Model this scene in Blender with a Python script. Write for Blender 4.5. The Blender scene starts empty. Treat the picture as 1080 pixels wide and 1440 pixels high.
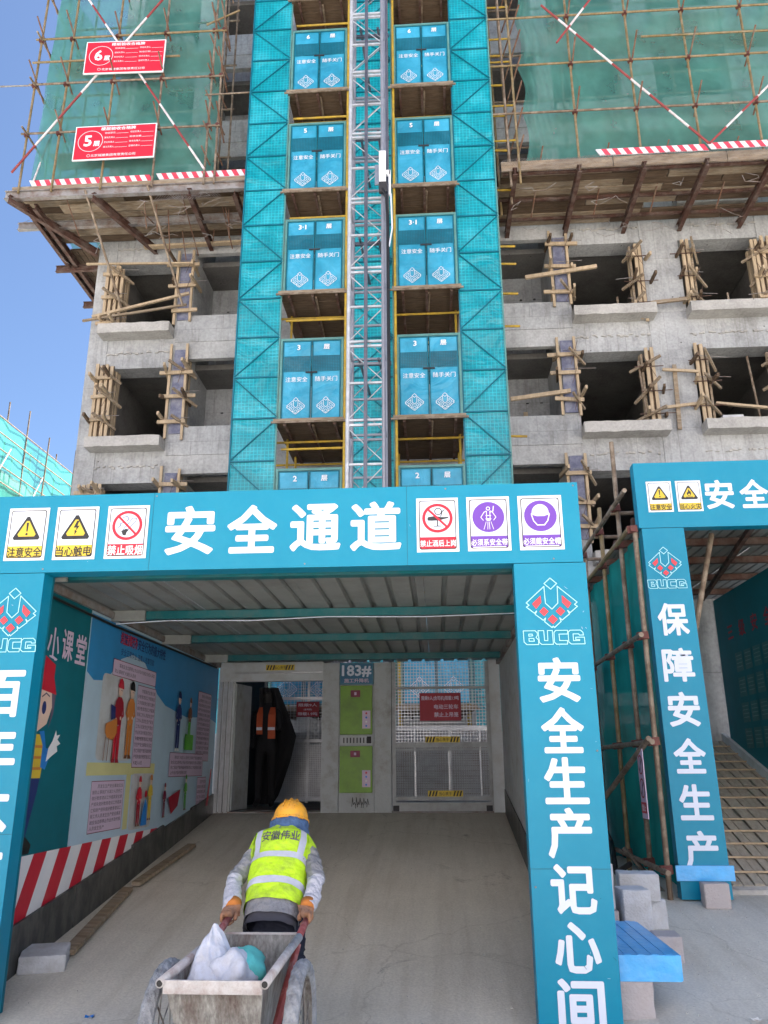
import bpy, bmesh, math, random
from mathutils import Vector as Vec, Matrix, noise
R = math.radians
S = bpy.context.scene
COL = S.collection
random.seed(7)
# ---------------------------------------------------------------- camera, sky, sun, exposure
cam = bpy.data.cameras.new('camera')
cam.sensor_fit = 'HORIZONTAL'; cam.sensor_width = 36.0; cam.lens = 36.0*1134/1080
cam.clip_start = 0.05; cam.clip_end = 2000
camo = bpy.data.objects.new('camera', cam); COL.objects.link(camo)
rot = Matrix(((0.99795451, 0.02386965, 0.05930465), (0.06374723, -0.30183309, -0.95122714), (-0.00480535, 0.95306192, -0.30273732)))
rot.transpose(); rot.transpose()
camo.matrix_world = Matrix.Translation((0, 0, 1.6)) @ rot.to_4x4()
S.camera = camo
SUN_AZ, SUN_EL = R(42), R(55.5)          # from +Y (behind the building) towards +X
W = bpy.data.worlds.new('World'); S.world = W; W.use_nodes = True
wn = W.node_tree.nodes; wl = W.node_tree.links
sky = wn.new('ShaderNodeTexSky'); sky.sky_type = 'NISHITA'; sky.sun_disc = False
sky.sun_elevation = SUN_EL; sky.sun_rotation = SUN_AZ; sky.air_density = 0.9; sky.dust_density = 0.8; sky.ozone_density = 5.0
bg = wn['Background']; bg.inputs[1].default_value = 0.05
wl.new(sky.outputs[0], bg.inputs[0])
sl = bpy.data.lights.new('sun', 'SUN'); sl.energy = 5.0; sl.angle = R(0.5); sl.color = (1, .95, .87)
so = bpy.data.objects.new('sun', sl); COL.objects.link(so)
sd = Vec((math.sin(SUN_AZ)*math.cos(SUN_EL), math.cos(SUN_AZ)*math.cos(SUN_EL), math.sin(SUN_EL)))
so.rotation_euler = sd.to_track_quat('Z', 'Y').to_euler()
S.view_settings.view_transform = 'Standard'; S.view_settings.look = 'None'
S.view_settings.gamma = 1; S.view_settings.use_curve_mapping = False
S.view_settings.exposure = 2.15
S.render.engine = 'CYCLES'
S.cycles.max_bounces = 8; S.cycles.diffuse_bounces = 5; S.cycles.transparent_max_bounces = 16
S.cycles.use_denoising = True

# ---------------------------------------------------------------- materials
def srgb(r, g, b):
    f = lambda c: (c/255/12.92) if c/255 <= .04045 else ((c/255+.055)/1.055)**2.4
    return (f(r), f(g), f(b))
MATS = {}
def newmat(name):
    m = bpy.data.materials.new(name); m.use_nodes = True
    nt = m.node_tree; b = nt.nodes['Principled BSDF']
    MATS[name] = m
    return m, nt.nodes, nt.links, b
def N(nodes, t, **k):
    n = nodes.new(t)
    for a, v in k.items(): setattr(n, a, v)
    return n
def pos(nodes, links, scale=(1, 1, 1), rotz=0):
    g = nodes.new('ShaderNodeNewGeometry'); mp = nodes.new('ShaderNodeMapping')
    mp.inputs['Scale'].default_value = scale; mp.inputs['Rotation'].default_value = (0, 0, rotz)
    links.new(g.outputs['Position'], mp.inputs[0]); return mp.outputs[0]
def ramp(nodes, links, src, stops):
    r = nodes.new('ShaderNodeValToRGB'); e = r.color_ramp.elements
    while len(e) < len(stops): e.new(.5)
    for i, (p, c) in enumerate(stops):
        e[i].position = p; e[i].color = (*c, 1) if len(c) == 3 else c
    links.new(src, r.inputs[0]); return r.outputs[0]
def mulmix(nodes, links, a, b, fac=1.0, mode='MULTIPLY'):
    x = nodes.new('ShaderNodeMix'); x.data_type = 'RGBA'; x.blend_type = mode
    if isinstance(fac, float) or isinstance(fac, int): x.inputs[0].default_value = fac
    else: links.new(fac, x.inputs[0])
    for s, i in ((a, 6), (b, 7)):
        if isinstance(s, tuple): x.inputs[i].default_value = (*s, 1)
        else: links.new(s, x.inputs[i])
    return x.outputs[2]
def simple(name, col, rough=.6, metal=0., var=.25, vscale=3., bump=.0, bscale=40., dirt=None, dirtamt=.5, dscale=1.5, stretch=(1, 1, 1), spec=.4):
    m, n, l, b = newmat(name)
    p = pos(n, l, stretch)
    t = N(n, 'ShaderNodeTexNoise'); t.inputs['Scale'].default_value = vscale; t.inputs['Detail'].default_value = 8; t.inputs['Roughness'].default_value = .65
    l.new(p, t.inputs[0])
    c = ramp(n, l, t.outputs[0], [(.3, tuple(x*(1-var) for x in col)), (.7, tuple(min(1, x*(1+var)) for x in col))])
    if dirt:
        t2 = N(n, 'ShaderNodeTexNoise'); t2.inputs['Scale'].default_value = dscale; t2.inputs['Detail'].default_value = 10; t2.inputs['Roughness'].default_value = .7
        l.new(p, t2.inputs[0])
        f = ramp(n, l, t2.outputs[0], [(.45, (0, 0, 0)), (.7, (dirtamt,)*3)])
        c = mulmix(n, l, c, dirt, f, 'MIX')
    l.new(c, b.inputs['Base Color'])
    b.inputs['Roughness'].default_value = rough; b.inputs['Metallic'].default_value = metal
    b.inputs['Specular IOR Level'].default_value = spec
    if bump:
        t3 = N(n, 'ShaderNodeTexNoise'); t3.inputs['Scale'].default_value = bscale; t3.inputs['Detail'].default_value = 6
        l.new(p, t3.inputs[0])
        bp = n.new('ShaderNodeBump'); bp.inputs['Strength'].default_value = bump; bp.inputs['Distance'].default_value = .02
        l.new(t3.outputs[0], bp.inputs['Height']); l.new(bp.outputs[0], b.inputs['Normal'])
    return m
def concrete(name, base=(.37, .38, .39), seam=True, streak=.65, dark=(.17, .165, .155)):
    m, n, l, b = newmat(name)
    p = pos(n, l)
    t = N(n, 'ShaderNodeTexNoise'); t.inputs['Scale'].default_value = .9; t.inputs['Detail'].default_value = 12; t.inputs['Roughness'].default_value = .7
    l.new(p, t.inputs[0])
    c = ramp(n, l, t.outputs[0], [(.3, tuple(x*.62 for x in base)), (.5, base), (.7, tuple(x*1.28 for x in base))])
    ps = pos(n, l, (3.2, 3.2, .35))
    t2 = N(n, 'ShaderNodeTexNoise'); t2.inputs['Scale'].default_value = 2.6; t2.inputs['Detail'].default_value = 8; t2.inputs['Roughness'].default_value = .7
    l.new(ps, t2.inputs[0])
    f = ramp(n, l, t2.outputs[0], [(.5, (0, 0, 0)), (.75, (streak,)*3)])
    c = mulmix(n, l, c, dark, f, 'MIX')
    t4 = N(n, 'ShaderNodeTexNoise'); t4.inputs['Scale'].default_value = 18; t4.inputs['Detail'].default_value = 5
    l.new(p, t4.inputs[0])
    c = mulmix(n, l, c, ramp(n, l, t4.outputs[0], [(.3, (.86, .86, .86)), (.7, (1.1, 1.1, 1.1))]), 1.0)
    vo = N(n, 'ShaderNodeTexVoronoi'); vo.inputs['Scale'].default_value = 2.3
    l.new(p, vo.inputs[0])
    c = mulmix(n, l, c, ramp(n, l, vo.outputs['Distance'], [(.035, (.3, .29, .27)), (.05, (1, 1, 1))]), 1.0)
    h = t4.outputs[0]
    if seam:
        cx = N(n, 'ShaderNodeSeparateXYZ'); l.new(p, cx.inputs[0]); co = N(n, 'ShaderNodeCombineXYZ')
        l.new(cx.outputs[0], co.inputs[0]); l.new(cx.outputs[2], co.inputs[1])
        br = N(n, 'ShaderNodeTexBrick'); br.offset = .37; br.inputs['Scale'].default_value = 1.0
        br.inputs['Brick Width'].default_value = .92; br.inputs['Row Height'].default_value = 1.47; br.inputs['Mortar Size'].default_value = .006
        br.inputs['Color1'].default_value = (1, 1, 1, 1); br.inputs['Color2'].default_value = (.95, .95, .96, 1); br.inputs['Mortar'].default_value = (.68, .66, .64, 1)
        l.new(co.outputs[0], br.inputs[0])
        c = mulmix(n, l, c, br.outputs[0], .8)
    l.new(c, b.inputs['Base Color']); b.inputs['Roughness'].default_value = .9; b.inputs['Specular IOR Level'].default_value = .25
    bp = n.new('ShaderNodeBump'); bp.inputs['Strength'].default_value = .35; bp.inputs['Distance'].default_value = .02
    l.new(h, bp.inputs['Height']); l.new(bp.outputs[0], b.inputs['Normal'])
    return m
def netmat(name, col, alpha, trans=.5, var=.25, grid=None, scale=2.0):
    m, n, l, b = newmat(name)
    n.remove(b); out = n['Material Output']
    p = pos(n, l)
    t = N(n, 'ShaderNodeTexNoise'); t.inputs['Scale'].default_value = scale; t.inputs['Detail'].default_value = 8
    l.new(p, t.inputs[0])
    c = ramp(n, l, t.outputs[0], [(.3, tuple(x*(1-var) for x in col)), (.7, tuple(min(1, x*(1+var)) for x in col))])
    d = n.new('ShaderNodeBsdfDiffuse'); tr = n.new('ShaderNodeBsdfTranslucent'); l.new(c, d.inputs[0]); l.new(c, tr.inputs[0])
    m1 = n.new('ShaderNodeMixShader'); m1.inputs[0].default_value = trans; l.new(d.outputs[0], m1.inputs[1]); l.new(tr.outputs[0], m1.inputs[2])
    tp = n.new('ShaderNodeBsdfTransparent'); m2 = n.new('ShaderNodeMixShader')
    a = ramp(n, l, t.outputs[0], [(.3, (alpha-.1,)*3), (.7, (alpha+.08,)*3)])
    l.new(a, m2.inputs[0]); l.new(tp.outputs[0], m2.inputs[1]); l.new(m1.outputs[0], m2.inputs[2]); l.new(m2.outputs[0], out.inputs[0])
    return m
def perf(name, col, pitch=.05, wire=.012, alpha=1.0, rough=.28, gridcol=.55, bumpn=.5):
    """painted perforated / ribbed sheet: a fine grid of paint and holes on dented, half glossy metal"""
    m, n, l, b = newmat(name)
    p = pos(n, l); sx = N(n, 'ShaderNodeSeparateXYZ'); l.new(p, sx.inputs[0]); co = N(n, 'ShaderNodeCombineXYZ')
    l.new(sx.outputs[0], co.inputs[0]); l.new(sx.outputs[2], co.inputs[1])
    br = N(n, 'ShaderNodeTexBrick'); br.offset = 0; br.inputs['Scale'].default_value = 1
    br.inputs['Brick Width'].default_value = pitch; br.inputs['Row Height'].default_value = pitch; br.inputs['Mortar Size'].default_value = wire; br.inputs['Mortar Smooth'].default_value = .3
    br.inputs['Color1'].default_value = (1, 1, 1, 1); br.inputs['Color2'].default_value = (.9, .9, .9, 1); br.inputs['Mortar'].default_value = (gridcol, gridcol, gridcol, 1)
    l.new(co.outputs[0], br.inputs[0])
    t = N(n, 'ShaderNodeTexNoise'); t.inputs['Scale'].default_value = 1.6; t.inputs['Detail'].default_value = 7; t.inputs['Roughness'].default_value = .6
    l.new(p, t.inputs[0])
    c = ramp(n, l, t.outputs[0], [(.34, tuple(x*.8 for x in col)), (.5, col), (.66, tuple(min(1, x*1.2+.02) for x in col))])  # lighter patches painted in as cloudy reflections on the sheet
    c = mulmix(n, l, c, br.outputs[0], 1.0)
    l.new(c, b.inputs['Base Color']); b.inputs['Roughness'].default_value = rough; b.inputs['Specular IOR Level'].default_value = .55
    if alpha < 1:
        a = N(n, 'ShaderNodeMath', operation='MULTIPLY_ADD'); l.new(br.outputs['Fac'], a.inputs[0]); a.inputs[1].default_value = 1-alpha; a.inputs[2].default_value = alpha
        l.new(a.outputs[0], b.inputs['Alpha'])
    t3 = N(n, 'ShaderNodeTexNoise'); t3.inputs['Scale'].default_value = 1.3; t3.inputs['Detail'].default_value = 4; t3.inputs['Distortion'].default_value = .8
    l.new(p, t3.inputs[0])
    bp = n.new('ShaderNodeBump'); bp.inputs['Strength'].default_value = bumpn; bp.inputs['Distance'].default_value = .25
    l.new(t3.outputs[0], bp.inputs['Height']); l.new(bp.outputs[0], b.inputs['Normal'])
    return m
concrete('concrete'); concrete('concrete_smooth', (.38, .385, .39), False, .3); concrete('concrete_shade', (.15, .145, .14), False, .2)  # last one: interior concrete darkened in colour to deepen the shade in openings
concrete('concrete_rough', (.40, .39, .375), False, .15)
# ground: dusty screed, stains, scuffs, fine sand
m, n, l, b = newmat('ground_concrete')
p = pos(n, l)
t = N(n, 'ShaderNodeTexNoise'); t.inputs['Scale'].default_value = .55; t.inputs['Detail'].default_value = 12; t.inputs['Roughness'].default_value = .68; l.new(p, t.inputs[0])
c = ramp(n, l, t.outputs[0], [(.28, (.50, .47, .41)), (.5, (.58, .55, .49)), (.7, (.64, .61, .55))])
t = N(n, 'ShaderNodeTexNoise'); t.inputs['Scale'].default_value = 2.2; t.inputs['Detail'].default_value = 9; t.inputs['Roughness'].default_value = .75; t.inputs['Distortion'].default_value = 1.2; l.new(p, t.inputs[0])
c = mulmix(n, l, c, (.15, .145, .13), ramp(n, l, t.outputs[0], [(.62, (0, 0, 0)), (.76, (.38,)*3)]), 'MIX')
t = N(n, 'ShaderNodeTexNoise'); t.inputs['Scale'].default_value = 60; t.inputs['Detail'].default_value = 4; l.new(p, t.inputs[0])
c = mulmix(n, l, c, ramp(n, l, t.outputs[0], [(.35, (.90, .90, .90)), (.65, (1.07, 1.07, 1.06))]), 1.0)
ps = pos(n, l, (5.5, .35, 1), .12)      # wheel tracks and broom marks running up the ramp
t5 = N(n, 'ShaderNodeTexNoise'); t5.inputs['Scale'].default_value = 1.1; t5.inputs['Detail'].default_value = 9; t5.inputs['Roughness'].default_value = .65; l.new(ps, t5.inputs[0])
c = mulmix(n, l, c, ramp(n, l, t5.outputs[0], [(.36, (.90, .89, .87)), (.5, (1, 1, 1)), (.66, (1.06, 1.06, 1.05))]), 1.0)
t6 = N(n, 'ShaderNodeTexNoise'); t6.inputs['Scale'].default_value = 1.15; t6.inputs['Detail'].default_value = 12; t6.inputs['Roughness'].default_value = .8; t6.inputs['Distortion'].default_value = .6; l.new(pos(n, l, (1, 1, 1), .9), t6.inputs[0])
c = mulmix(n, l, c, (.13, .125, .115), ramp(n, l, t6.outputs[0], [(.61, (0, 0, 0)), (.66, (.55,)*3)]), 'MIX')
c = mulmix(n, l, c, (.66, .64, .6), ramp(n, l, t6.outputs[0], [(.27, (.6,)*3), (.36, (0, 0, 0))]), 'MIX')
vo = N(n, 'ShaderNodeTexVoronoi'); vo.feature = 'DISTANCE_TO_EDGE'; vo.inputs['Scale'].default_value = .42
wv = N(n, 'ShaderNodeTexNoise'); wv.inputs['Scale'].default_value = 1.6; wv.inputs['Detail'].default_value = 6; l.new(p, wv.inputs[0])
va = N(n, 'ShaderNodeVectorMath', operation='MULTIPLY_ADD'); l.new(wv.outputs['Color'], va.inputs[0]); va.inputs[1].default_value = (.8, .8, 0); l.new(p, va.inputs[2]); l.new(va.outputs[0], vo.inputs[0])
c = mulmix(n, l, c, ramp(n, l, vo.outputs['Distance'], [(.0, (.6, .58, .55)), (.004, (1, 1, 1))]), .45)
l.new(c, b.inputs['Base Color']); b.inputs['Roughness'].default_value = .85; b.inputs['Specular IOR Level'].default_value = .3
bp = n.new('ShaderNodeBump'); bp.inputs['Strength'].default_value = .25; bp.inputs['Distance'].default_value = .01
l.new(t.outputs[0], bp.inputs['Height']); l.new(bp.outputs[0], b.inputs['Normal'])

TEAL = (.0, .225, .37)
simple('teal_sheet', TEAL, .38, var=.05, vscale=.8, bump=.12, bscale=1.2, dirt=(.03, .30, .42), dirtamt=.2, dscale=6, spec=.3)
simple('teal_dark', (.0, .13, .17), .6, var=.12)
simple('teal_paint', (.0, .12, .14), .45, var=.15, dirt=(.1, .12, .12), dirtamt=.5, dscale=6)
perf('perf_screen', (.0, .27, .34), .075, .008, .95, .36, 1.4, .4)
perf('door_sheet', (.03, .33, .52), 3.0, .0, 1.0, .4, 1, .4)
perf('door_grille', (.01, .24, .36), .035, .009, .72, .35, .35, .2)
simple('frame_green', (.10, .25, .24), .5, var=.2)
simple('frame_teal', (.0, .13, .19), .5, var=.2)
simple('yellow_pipe', (.48, .31, .03), .5, var=.25, vscale=6, dirt=(.2, .15, .08), dirtamt=.7, dscale=7)
simple('galv', (.42, .43, .46), .34, .75, var=.15, vscale=10)
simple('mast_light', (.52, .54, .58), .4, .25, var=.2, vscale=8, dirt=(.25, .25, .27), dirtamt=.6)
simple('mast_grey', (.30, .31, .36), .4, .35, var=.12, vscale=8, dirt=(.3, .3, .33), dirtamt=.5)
simple('mast_dark', (.12, .125, .16), .4, .4, var=.3)
simple('white_panel', (.55, .59, .63), .5, var=.06, vscale=2, dirt=(.35, .33, .3), dirtamt=.6, dscale=3, bump=.1, bscale=3)
simple('white_dirty', (.44, .475, .50), .55, var=.12, vscale=5, dirt=(.22, .2, .18), dirtamt=.8, dscale=5, bump=.15)
simple('white', (.78, .8, .84), .5, var=.03)
simple('pale', (.66, .72, .85), .5, var=.03)
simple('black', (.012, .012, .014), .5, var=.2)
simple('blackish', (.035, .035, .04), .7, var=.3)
simple('red', (.55, .015, .04), .45, var=.06)
simple('red_sign', (.62, .02, .045), .45, var=.06)
simple('red_dark', (.32, .01, .03), .5, var=.1)
simple('yellow', (.68, .5, .05), .5, var=.06)
simple('purple', (.16, .055, .42), .5, var=.05)
simple('emblem_red', (.70, .06, .08), .5, var=.05)
simple('emblem_line', (.45, .85, .9), .5, var=.03)
simple('pinkish', (.62, .5, .66), .5, var=.05)
simple('sky_print', (.03, .25, .55), .45, var=.12, vscale=1.5)
simple('pale_print', (.42, .58, .72), .45, var=.12, vscale=1.2)
simple('yellow_print', (.62, .62, .3), .45, var=.08)
simple('orange_print', (.6, .22, .05), .5, var=.05); simple('navy', (.02, .035, .16), .6, var=.1); simple('blue_print', (.02, .2, .6), .5)
simple('green_print', (.1, .42, .05), .5); simple('skin_print', (.75, .55, .45), .5, var=.03); simple('brown_print', (.2, .08, .04), .5); simple('maroon', (.2, .02, .06), .5); simple('ink', (.12, .1, .16), .6)
simple('wood_new', (.44, .34, .23), .75, var=.3, vscale=4, stretch=(6, 6, 1), bump=.2, dirt=(.3, .24, .17), dirtamt=.6, dscale=2)
simple('wood_old', (.10, .065, .04), .8, var=.35, vscale=4, stretch=(1, 6, 6), bump=.3, dirt=(.15, .11, .08), dirtamt=.7, dscale=3)
simple('wood_floor', (.36, .325, .27), .8, var=.25, vscale=5, stretch=(6, .7, 6), bump=.2, dirt=(.4, .37, .33), dirtamt=.6, dscale=3)
simple('wood_plank', (.24, .18, .12), .8, var=.3, vscale=5, stretch=(1, 5, 5), bump=.3, dirt=(.4, .37, .32), dirtamt=.6, dscale=4)
simple('plywood_blue', (.13, .14, .22), .7, var=.3, vscale=5, dirt=(.3, .3, .3), dirtamt=.6, dscale=5)
simple('rust', (.085, .04, .03), .8, .1, var=.4, vscale=6, dirt=(.2, .17, .15), dirtamt=.7, dscale=4)
simple('steel_grey', (.27, .26, .26), .6, .2, var=.25, vscale=5, dirt=(.16, .08, .05), dirtamt=.9, dscale=4)
simple('pole_rust', (.17, .085, .055), .65, .2, var=.35, vscale=7, dirt=(.35, .3, .24), dirtamt=.6, dscale=5)
simple('bamboo', (.21, .15, .065), .55, var=.3, vscale=6, dirt=(.3, .25, .2), dirtamt=.7, dscale=6)
simple('pole_brown', (.18, .13, .09), .6, .1, var=.3, vscale=6, dirt=(.4, .36, .3), dirtamt=.6, dscale=6)
simple('coupler', (.12, .04, .035), .6, .2, var=.4)
simple('pole_white', (.72, .68, .7), .5, var=.1, vscale=9, dirt=(.35, .2, .18), dirtamt=.6, dscale=8)
simple('pole_red', (.28, .05, .05), .5, var=.2, vscale=9)
simple('stripe_white', (.74, .72, .76), .5, var=.06, dirt=(.4, .36, .33), dirtamt=.4); simple('stripe_red', (.6, .06, .1), .5, var=.1)
simple('skirting', (.055, .06, .06), .45, var=.35, vscale=5, dirt=(.17, .16, .15), dirtamt=.8, dscale=5, stretch=(1, 1, .5))
simple('gate_grey', (.36, .38, .40), .5, var=.12, vscale=6, dirt=(.2, .19, .18), dirtamt=.6, dscale=5)
simple('corrugated', (.32, .335, .33), .5, .3, var=.1, vscale=1.5, dirt=(.14, .13, .12), dirtamt=.5, dscale=2)
simple('aac', (.52, .54, .58), .9, var=.12, vscale=6, bump=.4, bscale=60, dirt=(.34, .33, .33), dirtamt=.6, dscale=5, spec=.2)
simple('aac_pink', (.45, .42, .43), .9, var=.14, vscale=6, bump=.4, bscale=60, dirt=(.3, .26, .26), dirtamt=.6, dscale=6, spec=.2)
simple('blue_film', (.07, .42, .92), .3, var=.2, vscale=5, bump=.35, bscale=14, dirt=(.15, .45, .85), dirtamt=.6, dscale=7, spec=.6)
simple('cabinet_green', (.16, .33, .02), .42, var=.12, vscale=3, dirt=(.08, .16, .02), dirtamt=.6, dscale=4)
simple('notice_blue', (.01, .13, .26), .4, var=.1)
simple('cart_metal', (.27, .265, .25), .8, .1, var=.45, vscale=26, dirt=(.085, .045, .035), dirtamt=.9, dscale=3.4, bump=.4, bscale=70, stretch=(2.2, 2.2, .55))
simple('cart_lip', (.52, .5, .5), .7, .1, var=.2, vscale=12, dirt=(.25, .15, .12), dirtamt=.7, dscale=9, bump=.3, bscale=60)
simple('tyre', (.30, .31, .33), .85, var=.35, vscale=18, dirt=(.08, .08, .09), dirtamt=.6, dscale=12, bump=.5, bscale=80)
simple('handle_red', (.30, .07, .07), .6, .1, var=.3, vscale=8, dirt=(.4, .36, .35), dirtamt=.7, dscale=8)
simple('sack', (.62, .64, .72), .6, var=.1, vscale=8, bump=.9, bscale=16, dirt=(.45, .43, .42), dirtamt=.6, dscale=12, spec=.2); simple('sack_teal', (.12, .55, .52), .6, var=.2, vscale=7, bump=.3)
simple('hivis', (.56, .86, .02), .6, var=.14, vscale=5, dirt=(.30, .42, .08), dirtamt=.75, dscale=9, bump=.6, bscale=26)
simple('reflective', (.55, .57, .66), .4, .1, var=.12, vscale=9, bump=.3, bscale=20)
simple('jacket', (.24, .245, .27), .95, var=.2, vscale=8, bump=.9, bscale=30, dirt=(.32, .31, .29), dirtamt=.6, dscale=9, spec=.15)
simple('sleeve', (.50, .505, .58), .85, var=.08, vscale=14, bump=1., bscale=34, spec=.2, dirt=(.4, .4, .42), dirtamt=.5, dscale=7)
simple('trousers', (.012, .015, .03), .9, var=.3, vscale=8, bump=.5, bscale=14)
simple('hem_grey', (.06, .06, .075), .9, var=.2)
simple('helmet', (.80, .38, .03), .45, var=.08, dirt=(.45, .27, .12), dirtamt=.7, dscale=16, spec=.5)
simple('denim', (.07, .13, .26), .9, var=.3, vscale=20, bump=.5, bscale=40)
simple('glove', (.33, .16, .085), .85, var=.3, vscale=20, bump=.5, bscale=50, dirt=(.25, .18, .16), dirtamt=.7, dscale=16)
simple('glove_cuff', (.55, .19, .04), .8, var=.15, vscale=20)
simple('skin', (.45, .28, .2), .6, var=.08); simple('hair', (.02, .018, .016), .7)
simple('orange_vest', (.42, .07, .02), .6, var=.1, vscale=9, bump=.3); simple('black_cloth', (.012, .012, .015), .9, var=.3, bump=.4, bscale=8)
netmat('net_green', (.13, .38, .34), .62, .4, .16, scale=1.2)
netmat('net_dark', (.0, .15, .14), .93, .25, .2, scale=3)
netmat('net_far', (.12, .55, .48), .72, .5, .25, scale=.4)
netmat('net_gate', (.02, .28, .27), .9, .3, .15)
simple('paper', (.75, .72, .68), .8)
def M(k): return MATS[k]
# ---------------------------------------------------------------- geometry helpers
def root(name, loc, label, cat, group=None):
    o = bpy.data.objects.new(name, None); o.location = loc; o.empty_display_size = .2; COL.objects.link(o)
    o['label'] = label; o['category'] = cat
    o['kind'] = 'thing'
    if group: o['group'] = group
    return o
def tag(o, label, cat, group=None):
    o['kind'] = 'thing'
    o['label'] = label; o['category'] = cat
    if group: o['group'] = group
    return o
def adopt(o, parent):
    if parent is not None:
        o.parent = parent
        inv = Matrix.Translation(-Vec(parent.location)); p = parent.parent
        while p is not None: inv = inv @ Matrix.Translation(-Vec(p.location)); p = p.parent
        o.matrix_parent_inverse = inv if parent.type == 'EMPTY' else Matrix.Identity(4)
    return o
class MB:
    def __init__(s): s.v = []; s.f = []; s.m = []; s.mats = []
    def mi(s, m):
        if m not in s.mats: s.mats.append(m)
        return s.mats.index(m)
    def add(s, vs, fs, m=None):
        b = len(s.v); k = s.mi(m) if m else 0
        s.v += [tuple(v) for v in vs]
        for f in fs: s.f.append(tuple(i+b for i in f)); s.m.append(k)
        return s
    def box(s, x0, x1, y0, y1, z0, z1, m=None):
        return s.add([(x, y, z) for x in (x0, x1) for y in (y0, y1) for z in (z0, z1)],
            [(0, 1, 3, 2), (4, 6, 7, 5), (0, 4, 5, 1), (2, 3, 7, 6), (0, 2, 6, 4), (1, 5, 7, 3)], m)
    def bar(s, p, q, w, h=None, m=None, up=(0, 0, 1)):
        p = Vec(p); q = Vec(q); d = (q-p); h = h or w
        u = Vec(up)
        if abs(d.normalized().dot(u)) > .95: u = Vec((0, 1, 0))
        a = d.cross(u).normalized()*w/2; c = a.cross(d).normalized()*h/2
        vs = [e+i*a+j*c for e in (p, q) for i in (-1, 1) for j in (-1, 1)]
        return s.add(vs, [(0, 1, 3, 2), (4, 6, 7, 5), (0, 4, 5, 1), (2, 3, 7, 6), (0, 2, 6, 4), (1, 5, 7, 3)], m)
    def tube(s, p, q, r, n=8, m=None, r2=None, cap=True):
        p = Vec(p); q = Vec(q); d = q-p; u = Vec((0, 0, 1))
        if abs(d.normalized().dot(u)) > .95: u = Vec((0, 1, 0))
        a = d.cross(u).normalized(); c = a.cross(d).normalized(); r2 = r if r2 is None else r2
        vs = [p+(a*math.cos(2*math.pi*i/n)+c*math.sin(2*math.pi*i/n))*r for i in range(n)] + [q+(a*math.cos(2*math.pi*i/n)+c*math.sin(2*math.pi*i/n))*r2 for i in range(n)]
        fs = [(i, (i+1) % n, n+(i+1) % n, n+i) for i in range(n)]
        if cap: fs += [tuple(range(n))[::-1], tuple(range(n, 2*n))]
        return s.add(vs, fs, m)
    def path(s, pts, r, n=6, m=None):
        for a, b in zip(pts, pts[1:]): s.tube(a, b, r, n, m)
        return s
    def ibeam(s, p, q, h=.16, w=.1, m=None):
        p = Vec(p); q = Vec(q); z = Vec((0, 0, 1))
        s.bar(p+z*h/2, q+z*h/2, w, .016, m); s.bar(p-z*h/2, q-z*h/2, w, .016, m); s.bar(p, q, .014, h-.016, m)
        return s
    def poly(s, pts, m=None): return s.add(pts, [tuple(range(len(pts)))], m)
    def build(s, name, parent=None, mat=None, smooth=False, bevel=0, kind=None):
        me = bpy.data.meshes.new(name); me.from_pydata(s.v, [], s.f)
        ms = s.mats if any(s.mats) else [mat]
        if mat and not any(s.mats): ms = [mat]
        for k in ms: me.materials.append(M(k or mat))
        if len(ms) > 1: me.polygons.foreach_set('material_index', s.m)
        if smooth: me.polygons.foreach_set('use_smooth', [True]*len(me.polygons))
        me.update()
        o = bpy.data.objects.new(name, me); COL.objects.link(o)
        if bevel:
            bm = bmesh.new(); bm.from_mesh(me); bmesh.ops.remove_doubles(bm, verts=bm.verts, dist=1e-5)
            bmesh.ops.bevel(bm, geom=bm.edges[:], offset=bevel, segments=2, affect='EDGES', profile=.6); bm.to_mesh(me); bm.free()
        if kind: o['kind'] = kind
        return adopt(o, parent)
def box(name, x0, x1, y0, y1, z0, z1, mat, parent=None, bevel=0): return MB().box(x0, x1, y0, y1, z0, z1).build(name, parent, mat, bevel=bevel)
def bar(name, p, q, w, h, mat, parent=None): return MB().bar(p, q, w, h).build(name, parent, mat)
_cyl = {}
def pole(name, p, q, r, mat, parent=None, n=8):
    if (mat, n) not in _cyl:
        mb = MB().tube((0, 0, 0), (0, 0, 1), 1, n); me = bpy.data.meshes.new('pole'); me.from_pydata(mb.v, [], mb.f)
        me.polygons.foreach_set('use_smooth', [len(f) == 4 for f in mb.f]); me.materials.append(M(mat)); _cyl[(mat, n)] = me
    o = bpy.data.objects.new(name, _cyl[(mat, n)]); COL.objects.link(o)
    p = Vec(p); q = Vec(q); d = q-p
    adopt(o, parent)
    o.matrix_basis = Matrix.Translation(p) @ d.to_track_quat('Z', 'Y').to_matrix().to_4x4() @ Matrix.Diagonal((r, r, d.length, 1))
    return o
def clone(r0, loc, label=None):
    """copy a thing with its parts and sub-parts"""
    r1 = r0.copy(); COL.objects.link(r1); r1.location = loc
    if label: r1['label'] = label
    for ch in list(r0.children):
        c1 = ch.copy(); COL.objects.link(c1); c1.parent = r1
        for g in list(ch.children):
            g1 = g.copy(); COL.objects.link(g1); g1.parent = c1
    return r1
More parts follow.
